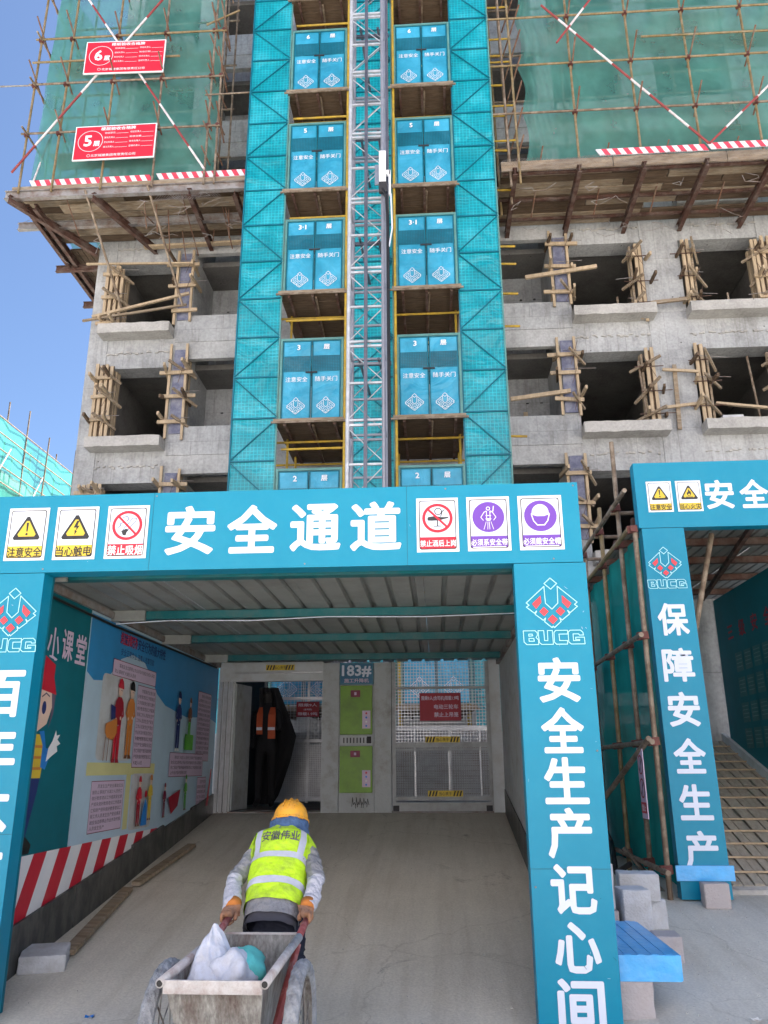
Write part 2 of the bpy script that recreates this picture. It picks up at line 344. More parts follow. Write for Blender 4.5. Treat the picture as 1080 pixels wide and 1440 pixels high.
# ---- flat print: lettering and emblems
_txt = {}
def textmesh(s, bold=0.):
    k = (s, bold)
    if k not in _txt:
        cu = bpy.data.curves.new('t', 'FONT'); cu.body = s; cu.size = 1; cu.resolution_u = 2; cu.offset = min(bold, .004)
        o = bpy.data.objects.new('t', cu); me = bpy.data.meshes.new_from_object(o)
        vs = [(v.co.x, v.co.y) for v in me.vertices]; fs = [tuple(p.vertices) for p in me.polygons]
        bpy.data.objects.remove(o); bpy.data.curves.remove(cu); bpy.data.meshes.remove(me)
        xs = [v[0] for v in vs] or [0]; ys = [v[1] for v in vs] or [0]
        _txt[k] = (vs, fs, (min(xs)+max(xs))/2, (min(ys)+max(ys))/2, max(xs)-min(xs), max(ys)-min(ys))
    return _txt[k]
class Decal:
    def __init__(s, o, u, v, off=.003): s.o = Vec(o); s.u = Vec(u); s.v = Vec(v); s.n = s.u.cross(s.v).normalized(); s.k = 0; s.off = off; s.mb = MB()
    def P(s, x, y, e=0): return s.o+s.u*x+s.v*y+s.n*(s.off*s.k+.002+e)
    def lift(s): s.k += 1; return s
    def poly(s, pts, m): s.k += .25; s.mb.poly([s.P(*p) for p in pts], m); return s
    def rect(s, x0, y0, x1, y1, m): return s.poly([(x0, y0), (x1, y0), (x1, y1), (x0, y1)], m)
    def rrect(s, x0, y0, x1, y1, r, m):
        pts = []
        for cx, cy, a in ((x1-r, y0+r, -90), (x1-r, y1-r, 0), (x0+r, y1-r, 90), (x0+r, y0+r, 180)):
            for i in range(4): t = R(a+i*30); pts.append((cx+r*math.cos(t), cy+r*math.sin(t)))
        return s.poly(pts, m)
    def disc(s, x, y, r, m, ry=None, n=28): return s.poly([(x+r*math.cos(2*math.pi*i/n), y+(ry or r)*math.sin(2*math.pi*i/n)) for i in range(n)], m)
    def stroke(s, pts, w, m, closed=False):
        s.k += .25
        n = len(pts); rng = range(n if closed else n-1)
        for i in rng:
            a = Vec(pts[i]).to_2d(); b = Vec(pts[(i+1) % n]).to_2d(); d = (b-a)
            if d.length < 1e-6: continue
            d.normalize(); q = Vec((-d.y, d.x))*w/2; e = d*w*.4; a = a-e; b = b+e; z = i*1.5e-5
            s.mb.poly([s.P(*(a-q), z), s.P(*(b-q), z), s.P(*(b+q), z), s.P(*(a+q), z)], m)
        return s
    def ring(s, x, y, r, w, m, n=32): return s.stroke([(x+r*math.cos(2*math.pi*i/n), y+r*math.sin(2*math.pi*i/n)) for i in range(n)], w, m, True)
    def text(s, t, x, y, h, m, bold=0., w=None, align='c'):
        """h = em height; w = wanted total width; (x, y) = centre"""
        s.k += .25
        vs, fs, cx, cy, tw, th = textmesh(t, bold)
        if not vs: return s
        sx = h if w is None else w/tw
        if align == 'l': cx -= tw/2
        shifts = [(0, 0)]
        if bold > .015:
            r = bold-.004; shifts += [(r*math.cos(i*math.pi/4), r*math.sin(i*math.pi/4)) for i in range(8)]
        for j, (dx, dy) in enumerate(shifts):
            s.mb.add([s.P(x+(a-cx+dx)*sx, y+(b-cy+dy)*h, j*2e-4) for a, b in vs], fs, m)
        return s
    def build(s, name, parent=None): return s.mb.build(name, parent)
def emblem(d, x, y, k, line='emblem_line', red='emblem_red', lw=10, letters=True):
    """diamond crest with stepped lower edge; k = metres per unit (600 units wide)"""
    T = lambda pts, sx=1: [(x+p[0]*sx*k, y+p[1]*k) for p in pts]
    d.stroke(T([(0, 303), (76, 235), (0, 165), (-76, 235)]), lw*k, line, True)
    half = [(80, 200), (305, 0), (272, -28), (305, -52), (212, -128), (186, -100), (205, -142), (112, -215), (84, -188), (98, -232), (14, -305), (0, -288)]
    inner = [(80, 200), (74, -8), (0, -80)]
    for sx in (-1, 1):
        d.stroke(T(half, sx), lw*k, line); d.stroke(T(inner, sx), lw*k, line)
        if red:
            d.poly(T([(128, 88), (235, -12), (190, -75), (124, 0)][::sx], sx), red)
            d.poly(T([(98, -52), (155, -108), (98, -165), (42, -108)][::sx], sx), red)
        else:
            d.stroke(T([(128, 88), (235, -12), (190, -75), (124, 0)], sx), lw*k*.8, line, True)
            d.stroke(T([(98, -52), (155, -108), (98, -165), (42, -108)], sx), lw*k*.8, line, True)
    if red: d.poly(T([(0, -148), (60, -206), (0, -264), (-60, -206)]), red)
    else: d.stroke(T([(0, -148), (60, -206), (0, -264), (-60, -206)]), lw*k*.8, line, True)
    if letters:
        B = [(-325, -340), (-185, -340), (-160, -365), (-160, -395), (-178, -420), (-150, -450), (-150, -505), (-290, -505), (-322, -475)]
        Bi = [(-262, -380), (-222, -380), (-215, -400), (-262, -405)]; Bj = [(-262, -430), (-205, -432), (-200, -465), (-262, -465)]
        U = [(-150, -340), (-82, -340), (-78, -460), (-40, -460), (-38, -340), (20, -340), (22, -505), (-115, -505), (-142, -480)]
        C = [(200, -340), (60, -340), (38, -365), (36, -480), (60, -505), (190, -505), (190, -462), (100, -462), (96, -385), (200, -385)]
        G = [(385, -400), (378, -365), (350, -340), (230, -340), (205, -365), (205, -480), (235, -505), (395, -505), (392, -425), (290, -425), (290, -452), (335, -452), (335, -465), (262, -465), (262, -385), (330, -385), (335, -400)]
        for g in (B, Bi, Bj, U, C, G): d.stroke([(x+(a-35)*k, y+b*k) for a, b in g], lw*k*.9, line, True)
# ---------------------------------------------------------------- ground
def gz(x, y):
    def sm(a, b, t): t = max(0, min(1, (t-a)/(b-a))); return t*t*(3-2*t)
    tun = min(max(0, (y-4.8)*.16), 1.05)
    rgt = min(max(0, (y-4.0)*.1), .46)
    w = sm(.97, 1.25, x) if y > 5.3 else sm(.2, 1.5, x)
    h = tun*(1-w)+rgt*w
    if x < -3.1: h = h*(1-sm(-3.1, -3.5, x)) + .3*sm(4, 9, y)*sm(-3.1, -3.5, x)
    return h
def axis(a, b, fine0, fine1, st):
    r = []; t = fine0
    while t <= fine1+1e-6: r.append(t); t += st
    for e, sgn, lim in ((fine0, -1, a), (fine1, 1, b)):
        t = e; s = st
        while (t-lim)*sgn < 0: s *= 1.5; t += s*sgn; r.append(t)
    return sorted(r)
xs = axis(-300, 300, -4, 6, .2); ys = axis(-300, 400, 2, 13, .2)
g = MB(); g.v = [(x, y, gz(x, y)) for y in ys for x in xs]; nx = len(xs)
g.f = [(j*nx+i, j*nx+i+1, (j+1)*nx+i+1, (j+1)*nx+i) for j in range(len(ys)-1) for i in range(nx-1)]; g.m = [0]*len(g.f)
g.build('ground', None, 'ground_concrete', smooth=True, kind='structure')

# added unseen behind the camera: pale block bouncing warm sunlight into the shade
mb = MB()
for fl in range(11):
    z = fl*3.0; mb.box(-45, 45, -44, -30, z, z+1.1); mb.box(-45, 45, -44, -30.25, z+2.7, z+3.0)
    for q in range(31): mb.box(-45+q*3-.7, -45+q*3+.7, -44, -30.05, z+1.1, z+2.7)
mb.box(-45, 45, -44, -31, 0, 33.0)
mb.build('unseen_bounce_block', None, 'stripe_white', kind='structure')
# ---------------------------------------------------------------- unfinished building
YF = 17.0; BX0, BX1 = -8.25, 24.0
bld = root('unfinished_building', (0, YF, 0), 'tall unfinished concrete building rising behind the teal gates, with raw window openings', 'building')
PB = [2.165+2.935*j for j in range(-1, 9)]
TOPZ = 29.0
def rough(x0, x1, z, y, seed):
    """ragged horizontal pour joint standing a little proud of the wall"""
    rnd = random.Random(seed); mb = MB(); n = int((x1-x0)/.07)
    for i in range(n):
        xa = x0+(x1-x0)*i/n; w = (x1-x0)/n*rnd.uniform(.7, 1.2); hh = rnd.uniform(.01, .05); dz = rnd.uniform(-.03, .03)
        if rnd.random() < .2: continue
        mb.bar((xa, y-.012, z+dz), (xa+w, y-.012, z+dz+rnd.uniform(-.02, .02)), .04, hh)
    o = mb.build('pour_joint', bld, 'concrete_rough'); o['kind'] = 'stuff'
box('floor_slab', BX0+.1, BX1, YF+.5, 23, -1, 2.0, 'concrete_shade', bld)
winR = [(3.42, 5.18), (6.07, 7.95), (9.0, 10.8)]
for j, pb in enumerate(PB):
    if pb+2.935 > TOPZ: break
    seen = pb < 22
    # window bays
    for wi, (x0, x1) in enumerate([(-7.78, -6.15)] + winR):
        box('spandrel', x0-.0, x1+.0, YF+.02, YF+.52, pb-.18, pb+.83, 'concrete', bld)
        y0 = YF-.39; sx0 = x0-(0.02 if wi else .12); sx1 = x1+(.10 if wi == 1 else .0)
        if seen:
            mb = MB(); nn = 26; ring = [(y0, pb+.585), (y0, pb+.71), (y0, pb+.835), (YF-.15, pb+.835), (YF+.4, pb+.835), (YF+.4, pb+.585)]
            for i in range(nn+1):
                xx = sx0+(sx1-sx0)*i/nn
                for q, (yy, zz) in enumerate(ring): nz_ = noise.noise(Vec((xx*3.1, q*5.3+wi, pb))); mb.v.append((xx, yy+.014*nz_*(q < 3), zz+.02*noise.noise(Vec((xx*4.3, q*3.7, pb+wi)))*(q in (0, 2, 3))))
            mb.f = [(i*6+q, (i+1)*6+q, (i+1)*6+(q+1) % 6, i*6+(q+1) % 6) for i in range(nn) for q in range(6)]+[tuple(range(6)), tuple(nn*6+q for q in range(5, -1, -1))]; mb.m = [0]*len(mb.f)
            mb.build('window_sill', bld, 'concrete_rough')
            rough(x0, x1, pb+.22, YF+.02, j*10+wi)
    # parapet bays
    for (x0, x1) in ((-6.1, -4.02), (1.62, 3.40)):
        box('parapet', x0, x1, YF-.03, YF+.12, pb+.46, pb+1.17, 'concrete', bld)
        box('parapet_base', x0+.012, x1-.03, YF-.015, YF+.12, pb, pb+.455, 'concrete_smooth', bld)
    box('recess_wall', -5.74, -2.4, 18.6, 18.75, pb, pb+2.93, 'concrete', bld)
    box('recess_wall', .6, 3.0, 18.6, 18.75, pb, pb+2.93, 'concrete', bld)
    box('floor_slab', BX0+.3, BX1, YF+.53, 26.4, pb-.02, pb+.12, 'concrete_shade', bld)
    # wall behind the hoist landing
    box('landing_wall', -4.0, 1.6, YF+.06, YF+.3, pb+.0, pb+2.1, 'concrete_smooth', bld)
box('pier', BX0, -7.78, YF, 30, 0, TOPZ, 'concrete', bld)
box('pier', 5.18, 6.07, YF, YF+.6, 0, TOPZ, 'concrete', bld)
box('pier', 7.95, 9.0, YF, YF+.6, 0, TOPZ, 'concrete', bld)
box('pier', 10.8, BX1, YF, YF+.6, 0, TOPZ, 'concrete', bld)
box('column', -6.15, -5.74, YF+.01, 18.8, 0, TOPZ, 'concrete_smooth', bld)
box('column', 3.0, 3.42, YF+.01, 18.8, 0, TOPZ, 'concrete_smooth', bld)
box('back_wall', BX0+.1, BX1, 26, 30, 0, TOPZ, 'concrete_shade', bld)
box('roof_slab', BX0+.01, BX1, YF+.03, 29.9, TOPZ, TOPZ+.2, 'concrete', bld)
box('shade_wall', -7.775, -7.75, YF+.55, 25.9, 0, TOPZ, 'concrete_shade', bld)  # thin dark linings added so the window sides look shaded
box('shade_wall', -6.18, -6.155, YF+.55, 18.8, 0, TOPZ, 'concrete_shade', bld)
box('shade_wall', -5.9, -5.76, 18.85, 25.9, 0, TOPZ, 'concrete_shade', bld)  # partitions from here on added to cut the light inside the openings
box('shade_wall', 5.5, 5.7, YF+.61, 25.9, 0, TOPZ, 'concrete_shade', bld)
box('shade_wall', 8.3, 8.5, YF+.61, 25.9, 0, TOPZ, 'concrete_shade', bld)
box('shade_wall', 3.1, 3.3, 18.85, 25.9, 0, TOPZ, 'concrete_shade', bld)
# tie holes in the recess walls
mb = MB()
for pb in PB[1:7]:
    for x in (-5.3, -4.75, -3.9, 1.9, 2.45, 2.8):
        for z in (pb+1.62, pb+2.25): mb.tube((x, 18.597, z+random.uniform(-.03, .03)), (x, 18.59, z), .035, 8)
mb.build('tie_holes', bld, 'blackish', kind='stuff')

# ---- timber formwork clamped round the jambs
def formwork(x, z0, h, kind, side, label, seed):
    rnd = random.Random(seed)
    rt = root('column_formwork', (x, YF, z0), label, 'formwork', 'timber formwork clamped to the columns and window jambs')
    y = YF-.06
    def bt(name, a, b, w=.05, hh=.09, mat='wood_new'):
        return bar(name, a, b, w, hh, mat, rt)
    j = lambda s=.02: rnd.uniform(-s, s)
    if kind == 'blue':          # plywood face between two battens
        box('plywood', x-.14, x+.15, y-.0, y+.03, z0+.02, z0+h-.1, 'plywood_blue', rt)
        xs = [x-.20, x+.19]
    elif kind == 'pair':
        box('plywood', x-.1, x+.1, y+.01, y+.03, z0, z0+h-.05, 'wood_old', rt)
        xs = [x-.07, x+.045]
    else:
        box('plywood', x-.22, x+.2, y+.01, y+.03, z0, z0+h-.05, 'wood_old', rt)
        xs = [x-.2, x-.09, x+.05, x+.17]
    for q in xs:
        bt('batten', (q+j(.01), y-.03, z0-.1+j(.06)), (q+j(), y-.03, z0+h+j(.08)), .072 if kind != 'blue' else .06, .045)
    # returns into the opening
    for q in range(3 if kind == 'wide' else 2):
        xx = x+side*(.17+.0*q); yy = y+.10+.13*q
        bt('batten', (xx, yy, z0+j(.05)), (xx+j(), yy, z0+h-.1+j(.05)), .05, .085, 'wood_new' if q else 'wood_plank')
    for k in range(3):
        zz = z0+.28+k*.62+j(.09)
        if kind == 'blue': bt('clamp_batten', (x-.36+j(.12), y-.1, zz+j(.03)), (x+.36+j(.12), y-.1+j(), zz+j(.03)), .05, .085)
        elif kind == 'wide': bt('clamp_batten', (x-.3+j(.1), y-.1, zz), (x+.25+j(.1), y-.1, zz+j(.03)), .05, .08)
        else: pole('tie_rod', (x-.32+j(.1), y-.08, zz), (x+.34+j(.1), y-.08, zz+j()), .011, 'rust', rt, 6)
        for sx in (-1, 1):
            if rnd.random() < .85:
                q = x+sx*(.19 if kind != 'blue' else .27)
                bt('clamp_batten', (q+j(.07), y-.2-rnd.uniform(0, .38), zz+.02+j(.1)), (q+j(.08), y+.3, zz+j(.08)), .05, .085, 'wood_old' if rnd.random() < .4 else 'wood_new')
        if kind != 'blue' or rnd.random() < .5:
            bt('clamp_batten', (x-side*.05+j(.1), y-.3-rnd.uniform(0, .2), zz+.1+j(.08)), (x+side*(.3+rnd.uniform(0, .15)), y+.15, zz-.1+j(.1)), .045, .06, 'wood_plank')
        if rnd.random() < .8: pole('tie_rod', (x-.1, y-.13, zz+.09), (x+side*rnd.uniform(.3, .62), y-.12+j(), zz+.07+j(.05)), .007, 'steel_grey', rt, 5)
        if rnd.random() < .6: pole('tie_rod', (x+.05, y-.16, zz-.3), (x+side*.22, y-.2, zz+rnd.uniform(.0, .35)), .006, 'rust', rt, 5)
    return rt
lo, up, bt_, hi = 8.95, 11.75, 6.15, 14.75
F = [(3.21, lo+.28, 1.95, 'blue', 1, 'blue-faced column formwork beside the lower right window opening'),
 (3.21, up+.35, 1.9, 'blue', 1, 'blue-faced column formwork beside the upper right window opening, under the platform'),
 (3.21, bt_+.1, 2.05, 'blue', 1, 'blue-faced column formwork rising just above the corner of the main gate'),
 (5.08, lo-.1, 1.95, 'pair', -1, 'pale timber formwork at the right jamb of the lower middle opening'),
 (5.08, up-.1, 2.0, 'pair', -1, 'pale timber formwork at the right jamb of the upper middle opening'),
 (6.2, lo+.0, 1.95, 'pair', 1, 'timber formwork at the left jamb of the lower rightmost opening, with sticking out ties'),
 (6.2, up-.05, 1.9, 'pair', 1, 'timber formwork at the left jamb of the upper rightmost opening'),
 (7.95, up-.05, 1.9, 'wide', -1, 'bushy timber formwork at the right edge of the picture beside the upper opening'),
 (7.98, lo-.05, 1.9, 'pair', -1, 'timber formwork at the right edge of the picture beside the lower opening'),
 (-5.93, lo+.05, 2.3, 'blue', 1, 'timber formwork on the left column between the lower opening and the recess'),
 (-5.95, up+.25, 2.0, 'blue', 1, 'timber formwork on the left column between the upper opening and the recess'),
 (-5.93, bt_+.0, 2.0, 'blue', 1, 'timber formwork on the left column just above the gate header'),
 (-7.72, lo+.08, 1.85, 'wide', 1, 'wide timber formwork on the corner wall at the lower left opening'),
 (-7.72, up-.0, 1.8, 'wide', 1, 'jumbled timber formwork on the corner wall at the upper left opening'),
 (-7.72, bt_-.1, 1.75, 'wide', 1, 'top of timber formwork on the corner wall above the gate header')]
for i, a in enumerate(F): formwork(*a, seed=40+i)
# loose timbers and props at the openings
def loose(name, p, q, w, h, mat, label, cat='timber', grp=None): return tag(bar(name, p, q, w, h, mat), label, cat, grp)
G = 'loose battens and poles left at the openings'
loose('timber_batten', (2.35, 16.8, 12.72), (4.05, 16.8, 12.95), .06, .09, 'wood_new', 'long timber batten tied level across the upper blue-faced formwork', grp=G)
loose('timber_batten', (1.85, 16.85, 9.58), (3.2, 16.8, 9.72), .06, .09, 'wood_new', 'long timber batten tied low across the lower blue-faced formwork', grp=G)
loose('timber_batten', (2.35, 18.3, 9.2), (2.35, 18.3, 9.9), .1, .04, 'wood_new', 'short upright board standing in the recess above the gate', grp=G)
loose('timber_batten', (5.55, 16.93, 8.75), (5.6, 16.93, 10.35), .09, .04, 'wood_plank', 'upright board leaning on the pier between two lower openings', grp=G)
loose('timber_batten', (5.2, 16.85, 9.25), (6.15, 16.85, 9.35), .06, .06, 'wood_new', 'level batten propped low on the pier between two openings', grp=G)
loose('timber_batten', (5.3, 16.85, 10.2), (6.1, 16.85, 10.12), .05, .06, 'wood_new', 'level batten propped high on the pier between two openings', grp=G)
loose('timber_batten', (5.2, 16.8, 11.9), (6.1, 16.8, 11.98), .06, .08, 'wood_plank', 'thick batten on the pier beneath the upper openings', grp=G)
loose('timber_batten', (6.4, 16.9, 9.35), (8.6, 16.85, 9.02), .08, .05, 'wood_new', 'long plank lying aslant on the lower rightmost sill', grp=G)
loose('timber_batten', (-5.6, 17.6, 12.2), (-4.2, 17.6, 12.3), .05, .07, 'wood_old', 'dark batten lying on top of the upper left parapet', grp=G)
loose('timber_batten', (-8.1, 16.7, 12.05), (-5.75, 16.7, 12.6), .06, .06, 'wood_new', 'pale pole crossing low over the upper left opening', grp=G)
loose('timber_batten', (-8.35, 16.75, 11.98), (-5.8, 16.72, 12.3), .05, .05, 'wood_plank', 'lower of two poles crossing the upper left opening', grp=G)
loose('timber_batten', (-8.4, 16.7, 13.55), (-5.7, 16.7, 13.45), .045, .045, 'wood_new', 'level pole across the head of the upper left opening', grp=G)
for a, b, lb in (((4.6, 17.3, 11.9), (4.58, 17.3, 12.4), 'short rusty post standing on the upper middle sill'), ((7.2, 17.3, 11.9), (7.18, 17.3, 12.4), 'short rusty post standing on the upper rightmost sill'),
                 ((4.9, 17.0, 8.9), (4.82, 17.0, 10.5), 'rusty prop standing in the lower middle opening'), ((7.5, 17.3, 8.9), (7.4, 17.3, 10.7), 'rusty prop standing in the lower rightmost opening')):
    tag(pole('steel_prop', a, b, .028, 'pole_brown'), lb, 'prop', 'steel props in the openings')
tag(box('block', 6.55, 7.0, 17.0, 17.3, 8.87, 9.1, 'aac'), 'grey block on the sill of the lower rightmost opening', 'block')
# ---------------------------------------------------------------- cantilevered platforms
def planks(par, x0, x1, y0, y1, z, n, seed, mat='wood_old', t=.05, drop=0):
    rnd = random.Random(seed); w = (y1-y0)/n
    for i in range(n):
        a = x0
        while a < x1:
            L = min(rnd.uniform(2.0, 4.0), x1-a)
            if rnd.random() > drop:
                yy = y0+w*i; g = rnd.uniform(.004, .03); zz = z+rnd.uniform(-.012, .012)
                box('plank', a+.01, a+L-.01, yy+g, yy+w-g*.5, zz, zz+t, mat if rnd.random() < .6 else 'wood_plank', par)
            a += L
PLg = 'cantilevered scaffold platforms'
rp = root('cantilever_platform', (6, 16, 14), 'rusty steel beam and plank platform cantilevered above the right openings', 'platform', PLg)
for x in (2.0, 3.4, 4.8, 6.14, 7.55, 8.9, 10.3): MB().ibeam((x, 14.75, 14.07), (x, 17.0, 14.07), .18, .1).build('steel_beam', rp, 'rust')
for y in (15.0, 15.9, 16.6): bar('cross_beam', (1.75, y, 14.2), (11.5, y, 14.2), .06, .07, 'rust', rp)
planks(rp, 1.72, 11.5, 14.95, 16.9, 14.25, 9, 3, drop=.05)
for k in range(4): box('fascia_board', 1.72+k*2.45, 1.72+k*2.45+2.43, 14.86, 14.90, 14.17, 14.42, 'wood_plank', rp)
for x in (2.65, 4.1, 5.4, 6.9, 8.2): pole('strut', (x, 14.8, 14.75), (x-.15, 16.2, 13.95), .018, 'pole_rust', rp, 6)
def mesh_drape(name, par, x0, x1, y, z0, z1, seed, mat='steel_grey'):
    rnd = random.Random(seed); mb = MB(); n = int((x1-x0)/.055)
    for i in range(n):
        x = x0+(x1-x0)*i/n
        for s in (-1, 1):
            p = [(x+s*k*.05+rnd.uniform(-.01, .01), y-.03*math.sin(k+i*.2), z1-(z1-z0)*k/6) for k in range(7)]
            mb.path(p, .0028, 3)
    return mb.build(name, par, mat, kind='stuff')
mesh_drape('wire_netting', rp, 1.8, 11, 14.84, 14.12, 14.46, 5)
lp = root('cantilever_platform', (-6.7, 16, 14), 'rusty steel platform jutting out round the upper left corner of the building', 'platform', PLg)
MB().ibeam((-9.65, 14.95, 14.22), (-3.95, 14.98, 14.22), .2, .12).build('edge_beam', lp, 'steel_grey')
MB().ibeam((-9.9, 16.05, 14.22), (-3.95, 16.05, 14.22), .18, .1).build('edge_beam', lp, 'steel_grey')
for a, b in (((-5.32, 14.9, 14.07), (-5.35, 17, 14.07)), ((-7.55, 14.9, 14.07), (-6.75, 17.1, 14.07)), ((-9.5, 14.85, 14.07), (-8.3, 17.0, 14.07)), ((-4.3, 15, 14.07), (-4.3, 17, 14.07))):
    MB().ibeam(a, b, .18, .1).build('steel_beam', lp, 'rust')
for x in (-9.25, -9.05): MB().ibeam((x, 15.2, 14.1), (x, 21.5, 14.1), .16, .09).build('steel_beam', lp, 'rust')
for y in (17.5, 19.2, 20.9): MB().ibeam((-9.6, y, 14.0), (-8.25, y, 14.0), .16, .09).build('steel_beam', lp, 'rust')
planks(lp, -9.5, -3.98, 15.1, 16.95, 14.36, 8, 8)
rnd = random.Random(2)
for i in range(5):
    box('plank', -9.02+.15*i, -9.02+.15*i+.135, 17.0, 21.3, 14.2, 14.24, 'wood_old', lp)
box('fascia_board', -9.5, -4.0, 14.92, 14.94, 14.34, 14.44, 'wood_plank', lp)
mesh_drape('wire_netting', lp, -5.9, -4.8, 14.97, 13.9, 14.2, 6); mesh_drape('wire_netting', lp, -7.6, -6.4, 15.0, 14.3, 14.42, 7)
# clutter under the platforms: bent wire, stray rods
rnd = random.Random(77)
mb = MB()
for i in range(46):
    L = i < 24; x = rnd.uniform(-9.2, -4.2) if L else rnd.uniform(1.9, 9); y = rnd.uniform(14.95, 16.9); z = rnd.uniform(13.75, 14.15); p = [(x, y, z)]
    for k in range(rnd.randint(2, 5)): p.append((p[-1][0]+rnd.uniform(-.25, .3), p[-1][1]+rnd.uniform(-.1, .1), p[-1][2]+rnd.uniform(-.14, .12)))
    mb.path(p, .006, 4)
mb.build('loose_wire', lp, 'steel_grey', kind='stuff')
for i in range(12):
    x = rnd.uniform(-9.0, -4.3); pole('rod', (x, rnd.uniform(15, 16.6), 14.3), (x+rnd.uniform(-.1, .1), rnd.uniform(15, 16.9), rnd.uniform(13.5, 14.0)), .014, 'pole_rust', lp, 6)
for y, w_ in ((15.4, .3), (16.3, .25)): box('plank', -8.6, -4.0, y, y+w_, 14.27, 14.3, 'wood_plank', lp)
bar('plank', (-7.0, 16.75, 14.0), (-4.0, 16.75, 14.03), .14, .05, 'wood_new', lp)
# hanging poles below the left platform
tag(pole('hanging_pole', (-7.75, 14.9, 14.25), (-7.35, 16.6, 12.2), .03, 'pole_brown'), 'thin brown pole slanting down from the left platform to the corner formwork', 'pole')
tag(pole('hanging_pole', (-6.3, 14.9, 14.3), (-5.85, 16.6, 12.2), .03, 'pole_brown'), 'thin brown pole slanting down from the left platform to the column formwork', 'pole')
# ---------------------------------------------------------------- tube scaffolds on the platforms
def coupler(mb, p, r=.035):
    x, y, z = p; mb.bar((x-r*1.5, y, z), (x+r*1.5, y, z+.01), r*2, r*2.2); mb.bar((x, y-r*2, z), (x, y+r*1.2, z), r*1.6, r*1.7)
def scaffold(label, loc, xs, y, z0, z1, zs, x0, x1, inner, seed, left):
    rt = root('tube_scaffold', loc, label, 'scaffold', 'tube scaffolds standing on the platforms')
    rnd = random.Random(seed); cp = MB()
    for i, x in enumerate(xs):
        pole('upright', (x, y, z0-.15), (x+rnd.uniform(-.04, .04), y, z1), .028, 'bamboo' if rnd.random() < .7 else 'pole_brown', rt)
        for z in zs:
            coupler(cp, (x, y-.02, z))
            if rnd.random() < .9: pole('putlog', (x+.06, y-.42-rnd.uniform(0, .15), z+.32), (x+.05, y+.4, z-.12), .02, 'pole_rust', rt, 6)
        pole('upright', (x, y+1.0, z0), (x, y+1.0, z1), .026, 'pole_brown', rt)
    for z, a, b in [(z, x0, x1) for z in zs] + inner:
        pole('rail', (a, y-.05, z+.03), (b, y-.05, z-.02), .026, 'bamboo' if rnd.random() < .6 else 'pole_brown', rt)
        pole('rail', (a, y+1.0, z), (b, y+1.0, z), .026, 'pole_brown', rt)
    cp.build('couplers', rt, 'coupler', kind='stuff')
    for z in [q for q in zs if q > z0+.8][::2]:
        for k in range(2): box('deck_board', xs[0]+.3, x1-.4, y+.55+.28*k, y+.80+.28*k, z-.08, z-.04, 'wood_plank', rt)
    return rt
def striped(rt, p, q, n, r=.026):
    p = Vec(p); q = Vec(q)
    for i in range(n): pole('brace', p.lerp(q, i/n), p.lerp(q, (i+1)/n), r, 'pole_white' if i % 2 else 'pole_red', rt)
ls = scaffold('tube scaffold with two red signs on the upper left platform', (-7, 14.9, 14.4), [-9.33, -8.55, -7.4, -6.2, -5.0, -4.76], 14.9, 14.4, 21.5, [15.86, 17.32, 18.72, 20.2], -9.45, -4.7, [(18.0, -9.45, -5.8)], 11, True)
striped(ls, (-8.9, 14.82, 21.0), (-4.98, 14.82, 14.6), 10); striped(ls, (-5.3, 14.8, 21.4), (-9.5, 14.8, 14.75), 9)
striped(ls, (-9.2, 16.8, 21), (-9.0, 14.9, 14.6), 8, .02); striped(ls, (-9.2, 18.4, 18), (-9.2, 15.2, 14.6), 6, .02)
for y in (16.5, 18.1, 19.7): pole('upright', (-9.3, y, 14.2), (-9.28, y, 21.5), .026, 'pole_brown', ls)
for z in (15.86, 17.32, 18.72, 20.2): pole('rail', (-9.3, 14.6, z), (-9.3, 20.4, z), .026, 'pole_brown', ls)
for z in (14.9, 15.6, 16.5, 17.3, 18.2, 19.1): pole('putlog', (-5.05, 14.7, z+.25), (-4.8, 15.6, z-.25), .02, 'pole_rust', ls, 6)
pole('putlog', (-5.1, 14.85, 16.75), (-3.95, 14.85, 16.75), .02, 'pole_brown', ls); pole('putlog', (-5.2, 14.85, 18.9), (-4.4, 14.85, 19.3), .025, 'bamboo', ls)
rs = scaffold('tube scaffold with crossed striped braces on the upper right platform', (6, 14.9, 14.4), [3.44, 4.8, 6.1, 7.42, 8.75, 10.1], 14.9, 14.3, 21.5, [15.7, 17.08, 18.5, 20.0], 1.55, 11.5, [(17.72, 5.1, 9.5)], 12, False)
striped(rs, (2.87, 14.8, 18.82), (6.24, 14.8, 14.6), 9); striped(rs, (3.15, 14.78, 17.64), (5.2, 14.78, 20.6), 6); striped(rs, (6.26, 14.8, 14.6), (10.2, 14.8, 18.6), 10)
for x, y, m in ((1.92, 14.9, 'pole_brown'), (2.12, 14.85, 'bamboo'), (1.98, 15.5, 'pole_brown'), (1.78, 15.9, 'bamboo')):
    pole('upright', (x, y, 13.8), (x-.1, y, 21.5), .028, m, rs)
for k in range(8): pole('putlog', (2.22+.02*k, 14.6, 14.9+.75*k), (2.0, 15.6, 14.45+.75*k), .02, 'pole_rust', rs, 6)
for z in (15.3, 16.3, 17.6, 18.3, 19.3): pole('putlog', (1.5, 15.2, z), (2.15, 15.2, z), .024, 'yellow_pipe', rs)
